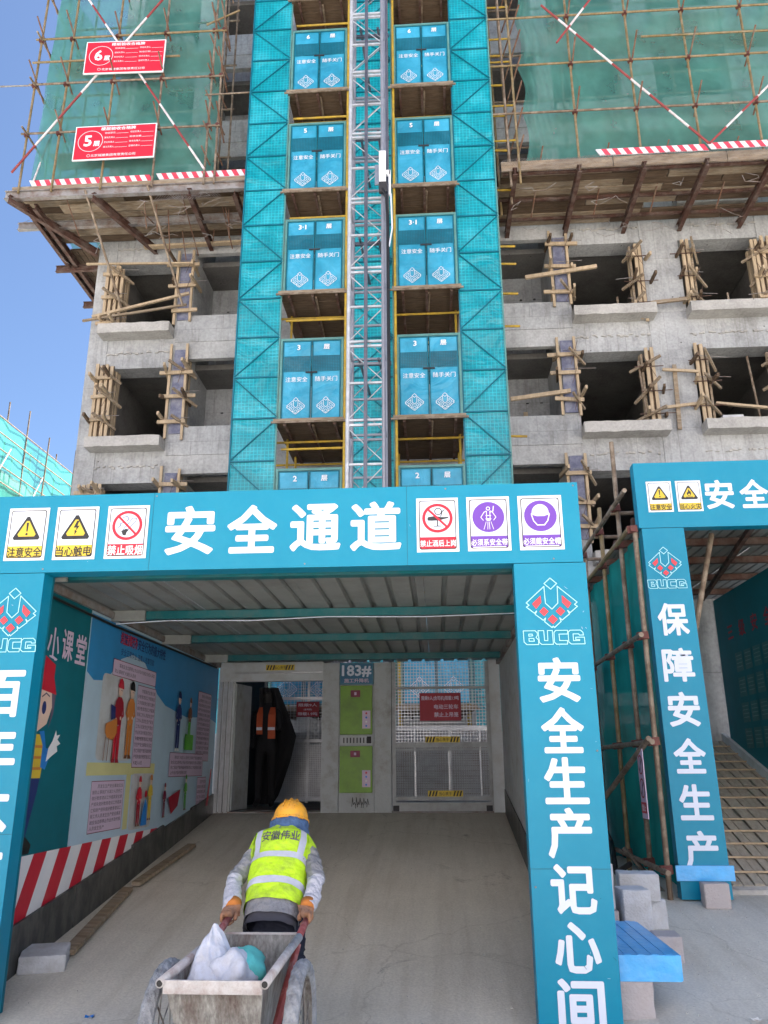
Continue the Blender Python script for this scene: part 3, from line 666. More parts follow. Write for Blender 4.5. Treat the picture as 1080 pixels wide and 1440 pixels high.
# red and white toe boards
def toeboard(rt, x0, x1, y, z, sag=.0):
    mb = MB(); n = int((x1-x0)/.115); h = .17
    for i in range(n):
        a = x0+(x1-x0)*i/n; b = x0+(x1-x0)*(i+1)/n; s = .09
        mb.poly([(a+s, y, z), (b+s, y, z), (b, y, z+h), (a, y, z+h)], 'stripe_red' if i % 2 else 'stripe_white')
        mb.poly([(a+s, y+.02, z), (a, y+.02, z+h), (b, y+.02, z+h), (b+s, y+.02, z)], 'stripe_white')
    return mb.build('toe_board', rt)
toeboard(ls, -9.15, -6.3, 14.96, 14.47); toeboard(ls, -6.15, -4.05, 14.97, 14.50); toeboard(rs, 3.8, 6.15, 14.84, 14.45); toeboard(rs, 6.2, 11.0, 14.83, 14.47)
# netting
def netting(label, x0, x1, z0, z1, y, seed, curtain=0, nx=90, nz=60, along='x', mat='net_green', amp=.085, bay=1.35):
    mb = MB()
    for j in range(nz+1):
        for i in range(nx+1):
            a = i/nx; b = j/nz; X = x0+(x1-x0)*a; Z = z0+(z1-z0)*b
            q = noise.noise(Vec((X*1.1+seed, Z*.35, 1.3)))*amp*1.6 + noise.noise(Vec((X*3.2+Z*1.4+seed, Z*.9-X*.6, 4)))*amp*.6 + noise.noise(Vec((X*9+Z*5+seed, Z*2.2-X, 9)))*amp*.22
            zz = (Z-14.4) % 1.45; q += amp*.8*math.sin(math.pi*zz/1.45)*abs(math.sin(math.pi*(X-x0)/bay))
            if curtain: q += .09*math.exp(-a*(x1-x0)*1.6)*math.sin(a*(x1-x0)*22+Z*1.5); X += curtain*.14*math.exp(-a*8)*abs(math.sin(math.pi*zz/1.45))
            mb.v.append((X, y+q, Z) if along == 'x' else (y+q, X, Z))
    mb.f = [(j*(nx+1)+i, j*(nx+1)+i+1, (j+1)*(nx+1)+i+1, (j+1)*(nx+1)+i) for j in range(nz) for i in range(nx)]; mb.m = [0]*len(mb.f)
    return tag(mb.build('safety_net', None, mat, smooth=True), label, 'netting', 'green safety nets on the scaffolds')
netting('green safety net hung behind the two red signs, upper left', -9.15, -4.85, 14.48, 21.5, 15.1, 3)
netting('green safety net wrapped round the left flank of the upper left scaffold', 15.2, 20.4, 14.5, 21.5, -9.2, 5, along='y', nx=40)
netting('wide green safety net bulging in the upper right scaffold', 2.25, 11.5, 14.42, 21.5, 15.1, 9, curtain=1, nx=150)
# thin cable at the left
tag(MB().path([(-30, 12.5, 15.9), (-20, 13.6, 16.3), (-9.4, 14.85, 17.33)], .02, 5).build('cable', None, 'steel_grey'), 'thin cable running from the left scaffold out of the picture', 'cable')
# storey signs
def storey_sign(num, x0, x1, z0, z1, skew, label):
    y = 14.72
    rt = root('storey_sign', ((x0+x1)/2, y, z0), label, 'sign', 'red storey signs on the left scaffold')
    d = Decal((x0, y, z0), (1, 0, skew/(x1-x0)), (0, 0, 1)); w = x1-x0; h = z1-z0
    mb = MB(); P = lambda x, z, yy: (x0+x, yy, z0+z+skew*x/w)
    mb.add([P(a, b, yy) for a in (0, w) for yy in (y, y+.03) for b in (0, h)], [(0, 1, 3, 2), (4, 6, 7, 5), (0, 4, 5, 1), (2, 3, 7, 6), (0, 2, 6, 4), (1, 5, 7, 3)])
    mb.build('board', rt, 'white')
    d.rect(.025, .025, w-.025, h-.025, 'red_sign')
    d.text('楼层验收合格牌', w*.53, h*.9, .10, 'white', .02, w=.82)
    d.ring(w*.2, h*.55, .29, .012, 'white')
    d.text(num, w*.17, h*.56, .42, 'white', .028); d.text('层', w*.28, h*.47, .16, 'white', .03)
    L = ['验收部位', '搭设负责人', '安全负责人', '施工负责人']; Rr = ['项目负责人', '验收日期', '技术负责人', '监理负责人']
    for i in range(4):
        zz = h*(.77-.14*i)
        d.text(L[i], w*.37, zz, .055, 'white', .015, w=.25, align='l'); d.rect(w*.51, zz-.025, w*.66, zz-.018, 'white')
        d.text(Rr[i], w*.68, zz, .055, 'white', .015, w=.27, align='l'); d.rect(w*.83, zz-.025, w*.97, zz-.018, 'white')
    d.text('北京城建集团有限责任公司', w*.5, h*.11, .08, 'white', .015, w=1.05); d.ring(w*.2, h*.11, .035, .008, 'white')
    d.build('lettering', rt)
    return rt
storey_sign('6', -8.08, -6.12, 17.45, 18.43, -.06, 'red sign with a large 6 on the upper left scaffold')
storey_sign('5', -8.06, -6.14, 14.92, 15.88, .0, 'red sign with a large 5 lower on the upper left scaffold')
# ---------------------------------------------------------------- hoist tower: side screens, doors, landings
def screen(label, x0, x1, y, seed, ztop=21.5, z0=2.6, bays=True, flip=0, zmax=None):
    rt = root('perforated_screen', ((x0+x1)/2, y, z0), label, 'screen', 'teal perforated screens of the hoist landings')
    z = 21.3; k = 0
    zz = []
    while z > z0: zz.append(z); z -= .925
    for k, z in enumerate(zz):
        e = random.Random(seed+k).uniform(-.006, .006)
        rq = random.Random(seed*31+k); mq = MB(); n7 = 5
        for jj in range(n7+1):
            for ii in range(n7+1):
                ex_ = 0 if ii in (0, n7) or jj in (0, n7) else rq.uniform(-.012, .016)
                mq.v.append((x0+.01+(x1-x0-.02)*ii/n7, y+.014+e+ex_, z-.915+.905*jj/n7))
        mq.f = [(jj*(n7+1)+ii, jj*(n7+1)+ii+1, (jj+1)*(n7+1)+ii+1, (jj+1)*(n7+1)+ii) for jj in range(n7) for ii in range(n7)]; mq.m = [0]*len(mq.f)
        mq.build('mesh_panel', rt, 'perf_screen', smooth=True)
        bar('panel_rail', (x0, y-.005, z), (x1, y-.005, z), .026, .03, 'frame_teal', rt)
        a, b = (x0, x1) if (k+flip) % 2 else (x1, x0)
        bar('diagonal', (a, y-.012, z-.02), (b, y-.012, z-.905), .02, .02, 'frame_teal', rt)
    for x in (x0, x1): bar('upright', (x, y-.004, z0), (x, y-.004, 21.8), .03, .03, 'frame_teal' if x < x1 else 'emblem_line' if False else 'frame_green', rt)
    return rt
screen('tall teal perforated screen on the left of the hoist landings', -4.0, -3.08, 14.78, 1)
screen('tall teal perforated screen on the right of the hoist landings', .68, 1.57, 14.78, 2, flip=1)
screen('narrow teal screen behind the hoist mast', -1.64, -.72, 14.95, 3)
# scaffold tubes of the landings
lsf = root('landing_scaffold', (-1.2, 15.5, 2), 'yellow tube scaffold carrying the hoist landings', 'scaffold')
for x in (-1.70, -.80, -.66): pole('upright', (x, 14.72, 2), (x, 14.72, 21.6), .028, 'yellow_pipe', lsf)
for x in (-3.0, -1.7, -.7, .62, 1.5, -3.95):
    for y in (15.6, 16.6): pole('upright', (x, y, 2), (x, y, 21.6), .026, 'yellow_pipe' if x > -3.5 else 'pole_brown', lsf)
for zf in (8.28, 11.22, 13.8, 16.55, 19.35, 5.35):
    for y, dz in ((15.5, -.17), (16.6, -.25)):
        pole('ledger', (-3.95, y, zf+dz), (1.55, y, zf+dz), .026, 'yellow_pipe', lsf)
    for x in (-2.35, .05): pole('transom', (x, 14.8, zf-.1), (x-.06, 16.9, zf-.1), .026, 'pole_brown', lsf)
    pole('ledger', (-3.0, 14.95, zf-.55), (-1.7, 14.95, zf-.55), .026, 'yellow_pipe', lsf)
for z in (6.0, 8.05, 10.6, 11.4, 12.15, 12.6, 14.1, 15.2, 16.2, 17.1, 18.0): pole('tube_end', (1.5, 15.4, z+.02), (1.5+.48, 15.4, z), .027, 'yellow_pipe', lsf)
LV = [('1', 2.68, 4.45), ('2', 5.36, 7.18), ('3', 8.28, 10.06), ('3-1', 11.22, 13.0), ('5', 13.8, 15.6), ('6', 16.55, 18.35), ('7', 19.35, 21.2)]
def landing_door(num, x0, x1, z0, z1, label):
    y = 14.74
    rt = root('landing_gate', ((x0+x1)/2, y, z0), label, 'door', 'double doors of the hoist landings')
    fr = MB().box(x0-.045, x0, y-.02, y+.04, z0, z1+.05).box(x1, x1+.045, y-.02, y+.04, z0, z1+.05).box(x0, x1, y-.02, y+.04, z1, z1+.05).build('frame', rt, 'frame_green')
    xm = (x0+x1)/2; h = z1-z0
    for k, (a, b) in enumerate(((x0, xm), (xm, x1))):
        rr = random.Random(int(z0*10)+k)
        mq = MB(); n7 = 6
        for jj in range(n7+3):
            for ii in range(n7+1):
                ex_ = 0 if ii in (0, n7) or jj in (0, n7+2) else rr.uniform(-.002, .012)
                mq.v.append((a+.008+(b-a-.014)*ii/n7, y+ex_, z0+.01+(h-.018)*jj/(n7+2)))
        mq.f = [(jj*(n7+1)+ii, jj*(n7+1)+ii+1, (jj+1)*(n7+1)+ii+1, (jj+1)*(n7+1)+ii) for jj in range(n7+2) for ii in range(n7)]; mq.m = [0]*len(mq.f)
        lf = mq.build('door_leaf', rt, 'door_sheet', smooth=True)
        MB().box(a+.03, b-.03, y-.007, y-.003, z0+h*.60, z0+h*.80).build('grille', lf, 'door_grille')
        e = .022
        MB().box(a+.008, a+e+.01, y-.014, y-.004, z0+.01, z1-.01).box(b-e-.01, b-.006, y-.014, y-.004, z0+.01, z1-.01).box(a+.03, b-.03, y-.013, y-.004, z1-.03, z1-.01).box(a+.03, b-.03, y-.013, y-.004, z0+.01, z0+.03).build('leaf_edge', lf, 'frame_teal')
        w = b-a; d = Decal((a, y-.012, z0), (1, 0, 0), (0, 0, 1), off=.001)
        d.text(num.replace('-', '·') if k == 0 else '层', w*(.55 if k == 0 else .5), h*.91, .16 if k == 0 else .13, 'white', .03)
        d.text('注意安全' if k == 0 else '随手关门', w*.5, h*.50, .12, 'white', .012, w=w*.74)
        emblem(d, w*.5, h*.17, .0006, 'white', None, 16, False)
        d.build('lettering', lf)
    MB().box(xm-.12, xm+.12, y-.035, y-.015, z0+h*.575, z0+h*.592).box(xm-.01, xm+.01, y-.036, y-.014, z0+h*.54, z0+h*.59).build('bolt', rt, 'blackish')
names = {'1': 'seen through the passage', '2': 'half hidden by the gate header', '3': 'lowest in full view', '3-1': 'second in full view', '5': 'third in full view', '6': 'fourth in full view', '7': 'cut by the top edge'}
for num, z0, z1 in LV:
    landing_door(num, -3.0, -1.78, z0, z1, 'teal double landing door left of the mast, '+names[num])
    landing_door(num, -.60, .62, z0, z1, 'teal double landing door right of the mast, '+names[num])
for num, z0, z1 in LV:
    for side, x0, x1 in (('left', -3.12, -1.70), ('right', -.72, .72)):
        rt = root('landing_deck', ((x0+x1)/2, 15.8, z0-.1), 'plank deck %s of the mast, its door %s' % (side, {'1': 'hidden by the passage', '2': 'cut off by the header', '3': 'the lowest in full view', '3-1': 'second in full view', '5': 'third in full view', '6': 'fourth in full view', '7': 'at the top edge'}[num]), 'deck', 'plank decks of the hoist landings')
        box('edge_board', x0, x1, 14.62, 14.68, z0-.07, z0-.02, 'wood_plank', rt)
        for k in range(7):
            ya = 14.69+k*.325; dz = random.uniform(-.008, .008)
            box('plank', x0+.02, x1-.02, ya, ya+.315, z0-.06+dz, z0-.02+dz, 'wood_old', rt)
        for q in (.15, .5, .86):
            x = x0+(x1-x0)*q; bar('joist', (x, 14.7, z0-.1), (x, 16.95, z0-.1), .05, .07, 'rust', rt)
        bar('edge_angle', (x0-.05, 14.64, z0-.09), (x1+.05, 14.64, z0-.09), .03, .04, 'pole_brown', rt)
# ---------------------------------------------------------------- the mast
mast = root('hoist_mast', (-1.04, 13, 1), 'silver lattice mast of the construction hoist in front of the landings', 'mast')
mx0, mx1, my0, my1 = -1.40, -.78, 12.6, 13.25
for x in (mx0, mx1):
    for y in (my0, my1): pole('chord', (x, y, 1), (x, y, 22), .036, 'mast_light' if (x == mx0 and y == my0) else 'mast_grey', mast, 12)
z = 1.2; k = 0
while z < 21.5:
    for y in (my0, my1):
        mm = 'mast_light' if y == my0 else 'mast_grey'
        bar('rung', (mx0, y, z+.03), (mx1, y, z+.03), .04, .04, mm, mast)
        bar('rung', (mx0, y, z-.06), (mx1, y, z-.06), .04, .04, mm, mast)
        bar('rung', (mx0, y, z+.73), (mx1, y, z+.73), .04, .036, mm, mast)
        s = 1 if y == my0 else -1
        xa, xb = (mx0, mx1) if s > 0 else (mx1, mx0)
        pole('diagonal', (xa, y, z+.05), (xb, y, z+.70), .010, mm, mast, 6); pole('diagonal', (xb, y, z+.76), (xa, y, z+1.4), .010, mm, mast, 6)
    for x in (mx0, mx1):
        bar('side_rung', (x, my0, z-.02), (x, my1, z-.02), .035, .035, 'mast_grey', mast)
        pole('diagonal', (x, my0, z+.05), (x, my1, z+1.4), .011, 'mast_grey', mast, 6)
    z += 1.508
bar('rack', ((mx0+mx1)/2-.0, 12.55, 1), ((mx0+mx1)/2, 12.55, 22), .06, .06, 'mast_dark', mast)
bar('cable_guide', (mx1+.085, 12.66, 1), (mx1+.085, 12.66, 22), .05, .09, 'mast_dark', mast)
for z in (8.9, 11.5, 14.0, 16.7, 19.4):
    for dx in (0.02, .38): pole('wall_tie', (mx0+.12+dx, 13.1, z-.2), (mx0+.22+dx*1.1, 16.9, z+.2), .028, 'mast_dark', mast)
    bar('tie_clamp', (mx0-.1, 13.3, z-.2), (mx1+.1, 13.3, z-.2), .06, .06, 'mast_dark', mast)
cb = root('cable_trolley', (-.73, 12.5, 12.5), 'white cable bracket with black cable clipped to the right chord of the mast', 'bracket')
box('backplate', -.84, -.71, 12.46, 12.50, 12.05, 12.75, 'white', cb, bevel=.008); box('side_plate', -.92, -.845, 12.48, 12.52, 12.0, 12.45, 'galv', cb, bevel=.006)
box('arm', -.70, -.63, 12.46, 12.52, 12.2, 12.3, 'white', cb); box('arm', -.66, -.62, 12.46, 12.52, 11.75, 12.3, 'white', cb, bevel=.006); box('roller', -.84, -.69, 12.4, 12.5, 11.78, 12.0, 'blackish', cb, bevel=.02)
MB().path([(-.78, 12.42, 11.85), (-.7, 12.42, 11.65), (-.68, 12.45, 11.2), (-.68, 12.5, 6), (-.7, 12.55, 1.5)], .03, 8).build('cable', cb, 'black')
MB().path([(-.62, 12.45, 11.75), (-.6, 12.45, 11.0), (-.66, 12.45, 10.6)], .015, 6).build('cable', cb, 'pale')
# ---------------------------------------------------------------- neighbouring site far left
fb = root('scaffolded_building', (-24, 60, 0), 'distant low block wrapped in bright teal netting, left of the building', 'building')
box('wall', -32, -23.4, 30, 75, 0, 17.2, 'concrete', fb)
for k in range(6): box('floor_slab', -23.4, -22.6, 30, 75, 1.5+2.9*k, 1.7+2.9*k, 'concrete_smooth', fb)
for k in range(15): pole('rail', (-21.95, 29, 18.9-.82*k), (-21.95, 76, 18.9-.82*k), .035, 'pole_brown', fb, 6)
for k in range(24):
    y = 30+k*1.9; pole('upright', (-22, y, 0), (-22+random.uniform(-.3, .3), y, 19.2+random.uniform(0, 1.4)), .04, 'pole_brown', fb, 6)
    pole('upright', (-23.2, y+.9, 0), (-23.2, y+.9, 19.2), .05, 'pole_brown', fb, 6); box('debris', -23.1, -22.6, y, y+random.uniform(.5, 1.6), 14.3-2.9*(k % 3), 14.9-2.9*(k % 3), 'stripe_white' if k % 2 else 'wood_new', fb)
    if k % 2: pole('brace', (-21.9, y-1.9, 10.5), (-21.9, y+2.2, 17.6), .035, 'pole_white', fb, 6)
mb = MB(); nz = 8
rnd = random.Random(4)
for i in range(46):
    for j in range(nz):
        if j < 3 and rnd.random() < .35: continue
        y = 30+i; z = 18.9-2.2*(nz-j); q = lambda a, b: -22.05+.15*noise.noise(Vec((a*.9, b*.5, 2)))
        mb.poly([(q(y, z), y, z), (q(y+1, z), y+1, z), (q(y+1, z+2.2), y+1, z+2.2), (q(y, z+2.2), y, z+2.2)])
mb.build('netting', fb, 'net_far', kind='stuff')
# ---------------------------------------------------------------- main gate and covered passage
YG = 5.46
g1 = root('passage_gate', (-1.1, YG, 0), 'large teal gate with white lettering over the passage the worker enters', 'gate')
hd = box('header_panel', -3.9, 1.03, YG, YG+.16, 2.945, 3.525, 'teal_sheet', g1)
pl = box('post_panel', -3.28, -2.775, YG+.004, YG+.14, -.05, 2.941, 'teal_sheet', g1)
pr = box('post_panel', .555, 1.045, YG+.004, YG+.14, .02, 2.941, 'teal_sheet', g1)
for x0, x1 in ((-3.9, -2.02), (-2.0, -.05), (-.03, 1.03)): pass
d = Decal((0, YG, 0), (1, 0, 0), (0, 0, 1), .0012)
for i, c in enumerate('安全通道'): d.text(c, (-1.735, -1.285, -.83, -.40)[i], 3.235, .375, 'pale', .029, w=.345)
d.build('lettering', hd)
d = Decal((.81, YG+.004, 0), (1, 0, 0), (0, 0, 1), .0012)
for c, z in zip('安全生产记心间', (2.15, 1.83, 1.52, 1.21, .89, .57, .26)): d.text(c, 0, z, .30, 'pale', .029, w=.262)
emblem(d, -.015, 2.665, .00056, lw=9); d.build('lettering', pr)
d = Decal((-2.94, YG+.004, 0), (1, 0, 0), (0, 0, 1), .0012)
for c, z in zip('百年大计安全第一', (2.10, 1.72, 1.38, 1.04, .7, .4, .15, -.1)):
    if z > 0: d.text(c, -.03, z, .34, 'pale', .029, w=.29)
emblem(d, -.03, 2.665, .00056, lw=9); d.build('lettering', pl)
for o_, x_, z0_, z1_ in ((hd, -2.02, 2.945, 3.525), (hd, -.18, 2.945, 3.525), (pr, None, 1.0, 0), (pl, None, 1.2, 0)):
    if x_ is not None: box('seam', x_, x_+.004, YG-.0015, YG-.0002, z0_, z1_, 'frame_teal', o_)
    else: box('seam', .555 if o_ == pr else -3.28, 1.045 if o_ == pr else -2.775, YG+.0025, YG+.0038, z0_, z0_+.004, 'frame_teal', o_)
rs_ = random.Random(21); d = Decal((0, YG, 0), (1, 0, 0), (0, 0, 1), .0002)
for i in range(34):
    x = rs_.choice((rs_.uniform(.57, 1.03), rs_.uniform(.57, 1.03), rs_.uniform(-3.2, -2.8), rs_.uniform(-2.7, .9))); z = rs_.uniform(.2, 2.8) if (x > .56 or x < -2.79) else rs_.uniform(2.96, 3.5)
    L = rs_.uniform(.008, .035); d.stroke([(x, z), (x+L*rs_.uniform(-.3, 1), z+L*rs_.uniform(-1, .3))], rs_.uniform(.001, .003), rs_.choice(('pale_print', 'pale_print', 'teal_dark')))
o_ = d.build('scuffs', g1); o_['kind'] = 'stuff'
mb = MB()
for x, z in ((-2.79, 2.97), (.83, 2.97), (-.9, 2.97), (-2.0, 3.50), (.1, 3.5), (1.0, 3.5), (1.02, 1.7), (.58, .9)): mb.tube((x, YG-.004, z), (x, YG+.01, z), .006, 8)
mb.build('rivets', g1, 'steel_grey', kind='stuff')
for x in (-3.24, -2.82, .6, 1.0): pole('post_tube', (x, YG+.2, -.02), (x, YG+.2, 3.45), .03, 'frame_teal', g1)
def triangle(d, cx, cy, s, w):
    T = [(0, .9), (-.92, -.7), (.92, -.7)]
    def rnd(k):
        pts = []
        for i in range(3):
            p = Vec(T[i])*k*s; a = Vec(T[i-1])*k*s; b = Vec(T[(i+1) % 3])*k*s
            for q in (a, b): pts.append(tuple(Vec((cx, cy))+p+(q-p).normalized()*s*.16))
        return pts
    d.poly(rnd(1.0), 'blackish'); d.poly(rnd(.70), 'yellow')
def safety_sign(x0, x1, z0, z1, kind, text, label, y=YG, scl=1.0):
    w, h = x1-x0, z1-z0
    rt = root('safety_sign', ((x0+x1)/2, y, z0), label, 'sign', 'small safety signs on the gate headers')
    box('board', x0, x1, y-.006, y-.0005, z0, z1, 'white', rt)
    d = Decal((x0, y-.006, z0), (1, 0, 0), (0, 0, 1), .0009)
    band = {'warn': 'yellow', 'ban': 'red', 'must': 'purple'}[kind[0]]; ink = 'blackish' if kind[0] == 'warn' else 'white'
    e = .018*w/.3
    d.rrect(e, e, w-e, h-e, .015, 'blackish'); d.rrect(e*1.35, e*1.35, w-e*1.35, h-e*1.35, .013, 'pale')
    bh = h*.27; d.rrect(e*1.35, e*1.35, w-e*1.35, bh, .012, band); d.rect(e*1.35, bh*.6, w-e*1.35, bh, band)
    n = len(text); d.text(text, w/2, bh*.57, (.255 if n < 5 else .17)*w, ink, .018, w=w*.84)
    if kind[0] == 'must': d.rect(w*.12, bh*.22, w*.88, bh*.28, 'white')
    cx, cy, s = w/2, h*.62, w*.40
    if kind[0] == 'warn':
        cy = h*.60; triangle(d, cx, cy, s, w)
        if kind[1] == 'bang':
            d.poly([(cx-s*.075, cy+s*.38), (cx+s*.075, cy+s*.38), (cx+s*.04, cy-s*.18), (cx-s*.04, cy-s*.18)], 'blackish'); d.disc(cx, cy-s*.34, s*.075, 'blackish')
        elif kind[1] == 'bolt':
            d.poly([(cx+s*.02, cy+s*.42), (cx+s*.16, cy+s*.42), (cx+s*.06, cy+s*.12), (cx+s*.2, cy+s*.12), (cx+s*.0, cy-s*.2), (cx+s*.08, cy-s*.2), (cx-s*.06, cy-s*.44), (cx-s*.08, cy-s*.14), (cx, cy-s*.16), (cx+s*.02, cy+.0), (cx-s*.16, cy+.0)], 'blackish')
        else:
            d.poly([(cx-s*.22, cy-s*.12), (cx-s*.18, cy+s*.12), (cx-s*.1, cy+s*.02), (cx-s*.02, cy+s*.42), (cx+s*.12, cy+s*.12), (cx+s*.17, cy+s*.2), (cx+s*.22, cy-s*.1), (cx+s*.1, cy-s*.34), (cx-s*.12, cy-s*.34)], 'blackish')
            d.disc(cx, cy-s*.2, s*.1, 'yellow'); d.rect(cx-s*.35, cy-s*.48, cx+s*.35, cy-s*.42, 'blackish')
    elif kind[0] == 'ban':
        if kind[1] == 'smoke':
            d.stroke([(cx-s*.25, cy-s*.28), (cx+s*.3, cy+s*.45), (cx+s*.52, cy+s*.42), (cx+s*.5, cy+s*.25), (cx+s*.02, cy-s*.3), (cx-s*.12, cy-s*.34), (cx-s*.25, cy-s*.28)], s*.035, 'navy')
            d.poly([(cx-s*.34, cy-s*.34), (cx-s*.05, cy-s*.2), (cx+s*.12, cy-s*.28), (cx-s*.0, cy-s*.42), (cx-s*.05, cy-s*.62), (cx-s*.22, cy-s*.6)], 'blackish')
            d.stroke([(cx-s*.55, cy-s*.12), (cx-s*.4, cy-s*.02), (cx-s*.45, cy+s*.1), (cx-s*.2, cy+s*.2)], s*.04, 'navy'); d.stroke([(cx-s*.3, cy+s*.5), (cx-s*.05, cy+s*.55), (cx+s*.08, cy+s*.4), (cx-s*.05, cy+s*.25)], s*.04, 'navy')
        else:
            d.poly([(cx-s*.6, cy-s*.02), (cx-s*.55, cy+s*.08), (cx-s*.1, cy+s*.14), (cx+s*.2, cy+s*.06), (cx+s*.66, cy+s*.06), (cx+s*.66, cy+s*.0), (cx+s*.1, cy-s*.14), (cx-s*.35, cy-s*.16), (cx-s*.58, cy-s*.14)], 'blackish')
            d.ring(cx+s*.05, cy+s*.42, s*.2, s*.05, 'blackish', 16); d.stroke([(cx+s*.42, cy+s*.52), (cx+s*.3, cy+s*.42), (cx+s*.2, cy+s*.1)], s*.05, 'blackish')
            d.stroke([(cx, cy-s*.1), (cx, cy-s*.5)], s*.06, 'blackish'); d.stroke([(cx-s*.2, cy-s*.5), (cx+s*.2, cy-s*.5)], s*.05, 'blackish')
        d.ring(cx, cy, s*.82, s*.17, 'red'); d.stroke([(cx-s*.56, cy+s*.56), (cx+s*.56, cy-s*.56)], s*.13, 'red')
    else:
        d.disc(cx, cy, s*.93, 'purple')
        if kind[1] == 'harness':
            d.ring(cx, cy+s*.52, s*.1, s*.04, 'white', 14); d.stroke([(cx+s*.32, cy+s*.65), (cx+s*.28, cy+s*.35), (cx+s*.12, cy+s*.3)], s*.05, 'white')
            for q in (-1, 1):
                d.stroke([(cx+q*s*.12, cy+s*.36), (cx+q*s*.24, cy+s*.3), (cx+q*s*.44, cy-.02*s), (cx+q*s*.3, cy-s*.2)], s*.04, 'white'); d.stroke([(cx+q*s*.1, cy+s*.35), (cx+q*s*.1, cy-s*.15)], s*.04, 'white')
                d.stroke([(cx+q*s*.14, cy-s*.3), (cx+q*s*.28, cy-s*.75)], s*.03, 'white'); d.stroke([(cx+q*s*.04, cy-s*.32), (cx+q*s*.06, cy-s*.75)], s*.03, 'white')
            d.rect(cx-s*.16, cy+s*.06, cx+s*.16, cy+s*.1, 'white'); d.poly([(cx-s*.18, cy-s*.1), (cx+s*.18, cy-s*.1), (cx+s*.08, cy-s*.26), (cx-s*.08, cy-s*.26)], 'white')
        else:
            pts = [(cx+s*.48*math.cos(R(a)), cy+s*.2+s*.5*math.sin(R(a))) for a in range(0, 181, 12)]
            d.poly(pts+[(cx-s*.55, cy+s*.1), (cx-s*.2, cy-s*.02), (cx+s*.2, cy-s*.02), (cx+s*.55, cy+s*.1)], 'pale')
            d.stroke([(cx-s*.5, cy+s*.05), (cx-s*.4, cy-s*.3), (cx-s*.2, cy-s*.55), (cx+s*.2, cy-s*.55), (cx+s*.4, cy-s*.3), (cx+s*.5, cy+s*.05)], s*.06, 'white')
    d.build('print', rt)
for i, (a, k, t, lb) in enumerate([((-3.09, -2.79), ('warn', 'bang'), '注意安全', 'yellow triangle warning sign at the far left of the main gate header'),
        ((-2.73, -2.42), ('warn', 'bolt'), '当心触电', 'yellow lightning bolt warning sign on the main gate header'),
        ((-2.35, -2.045), ('ban', 'smoke'), '禁止吸烟', 'red no smoking sign on the main gate header'),
        ((-.11, .185), ('ban', 'drink'), '禁止酒后上岗', 'red no drinking sign right of the big lettering'),
        ((.245, .545), ('must', 'harness'), '必须系安全带', 'purple safety harness sign on the main gate header'),
        ((.605, .91), ('must', 'helmet'), '必须戴安全帽', 'purple hard hat sign at the right end of the main gate header')]):
    safety_sign(a[0], a[1], 3.035, 3.43, k, t, lb)
# roof of the passage
can = root('passage_canopy', (-1.1, 8.4, 3), 'corrugated metal roof of the covered passage on teal beams', 'roof')
def corr(name, x0, x1, y0, y1, z, pitch, hgt, mat, par):
    mb = MB(); x = x0; prof = []
    while x < x1:
        for dx, dz in ((0, 0), (pitch*.74, 0), (pitch*.80, hgt), (pitch*.94, hgt)): prof.append((min(x+dx, x1), z+dz))
        x += pitch
    n = len(prof); vs = [(a, y, b) for y in (y0, y1) for a, b in prof]
    mb.add(vs, [(i, i+1, n+i+1, n+i) for i in range(n-1)]); return mb.build(name, par, mat)
for k in range(4): corr('roof_sheet', -3.2+k*1.04, -3.2+(k+1)*1.04-.004, 5.62, 11.5, 3.035+.004*(k % 2), .195, .035, 'corrugated', can)
for y in (5.75, 7.42, 8.9, 10.55): box('purlin', -3.1, .93, y, y+.1, 2.955, 3.03, 'teal_paint', can)
for y in (5.72, 7.4, 8.88, 10.53): box('bracket', -3.1, -2.72, y-.03, y+.0, 2.93, 3.03, 'corrugated', can)
bar('side_rail', (-3.04, 5.6, 2.985), (-3.04, 11.3, 2.985), .06, .06, 'steel_grey', can); bar('side_rail', (.86, 5.6, 2.985), (.86, 11.3, 2.985), .06, .06, 'steel_grey', can)
MB().path([(-2.98, 7.35, 2.90), (-2.5, 7.38, 2.93), (-1.7, 7.39, 2.92), (-1, 7.39, 2.945), (-.1, 7.39, 2.93), (.8, 7.39, 2.95)], .005, 6).build('cable', can, 'pale')
MB().path([(-2.99, 5.7, 2.9), (-2.99, 7.35, 2.88), (-2.99, 9, 2.9), (-2.99, 11, 2.92)], .012, 6).build('cable', can, 'black')
# walls
XL = -3.03
lw = root('hoarding', (XL, 8.4, 0), 'left wall of the passage, teal panel then poster above dark skirting boards', 'wall')
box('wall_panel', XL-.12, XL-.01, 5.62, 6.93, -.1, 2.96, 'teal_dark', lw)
for k in range(4): box('wall_panel', XL-.12, XL-.01, 6.94+k*1.09, 6.94+(k+1)*1.09-.006, .2, 2.96, 'pale_print', lw)
sk = lambda y: .53+.138*(y-5.98)
ysk = [5.62, 7.12, 8.38, 9.3, 10.3, 11.3]
for i, (a, b) in enumerate(zip(ysk, ysk[1:])):
    mb = MB(); o = .004*(i % 2); dz = (.0, .0, .03, .0, .02)[i]
    vs = [(x, y, z) for x in (XL, XL+.022+o) for y, z in ((a, gz(-2.9, a)-.05), (b-.01, gz(-2.9, b)-.05), (b-.01, sk(b)+dz), (a, sk(a)+dz))]
    mb.add(vs, [(0, 1, 2, 3), (7, 6, 5, 4), (0, 4, 5, 1), (1, 5, 6, 2), (2, 6, 7, 3), (3, 7, 4, 0)]); mb.build('skirting_board', lw, 'skirting')
rw = root('hoarding', (.87, 8.4, 0), 'right wall of the passage, plain pale grey panels with a dark sloping skirting', 'wall')
for k in range(5): box('wall_panel', .875, .96, 5.62+k*1.14, 5.62+(k+1)*1.14-.006, 0, 2.96, 'white_dirty', rw)
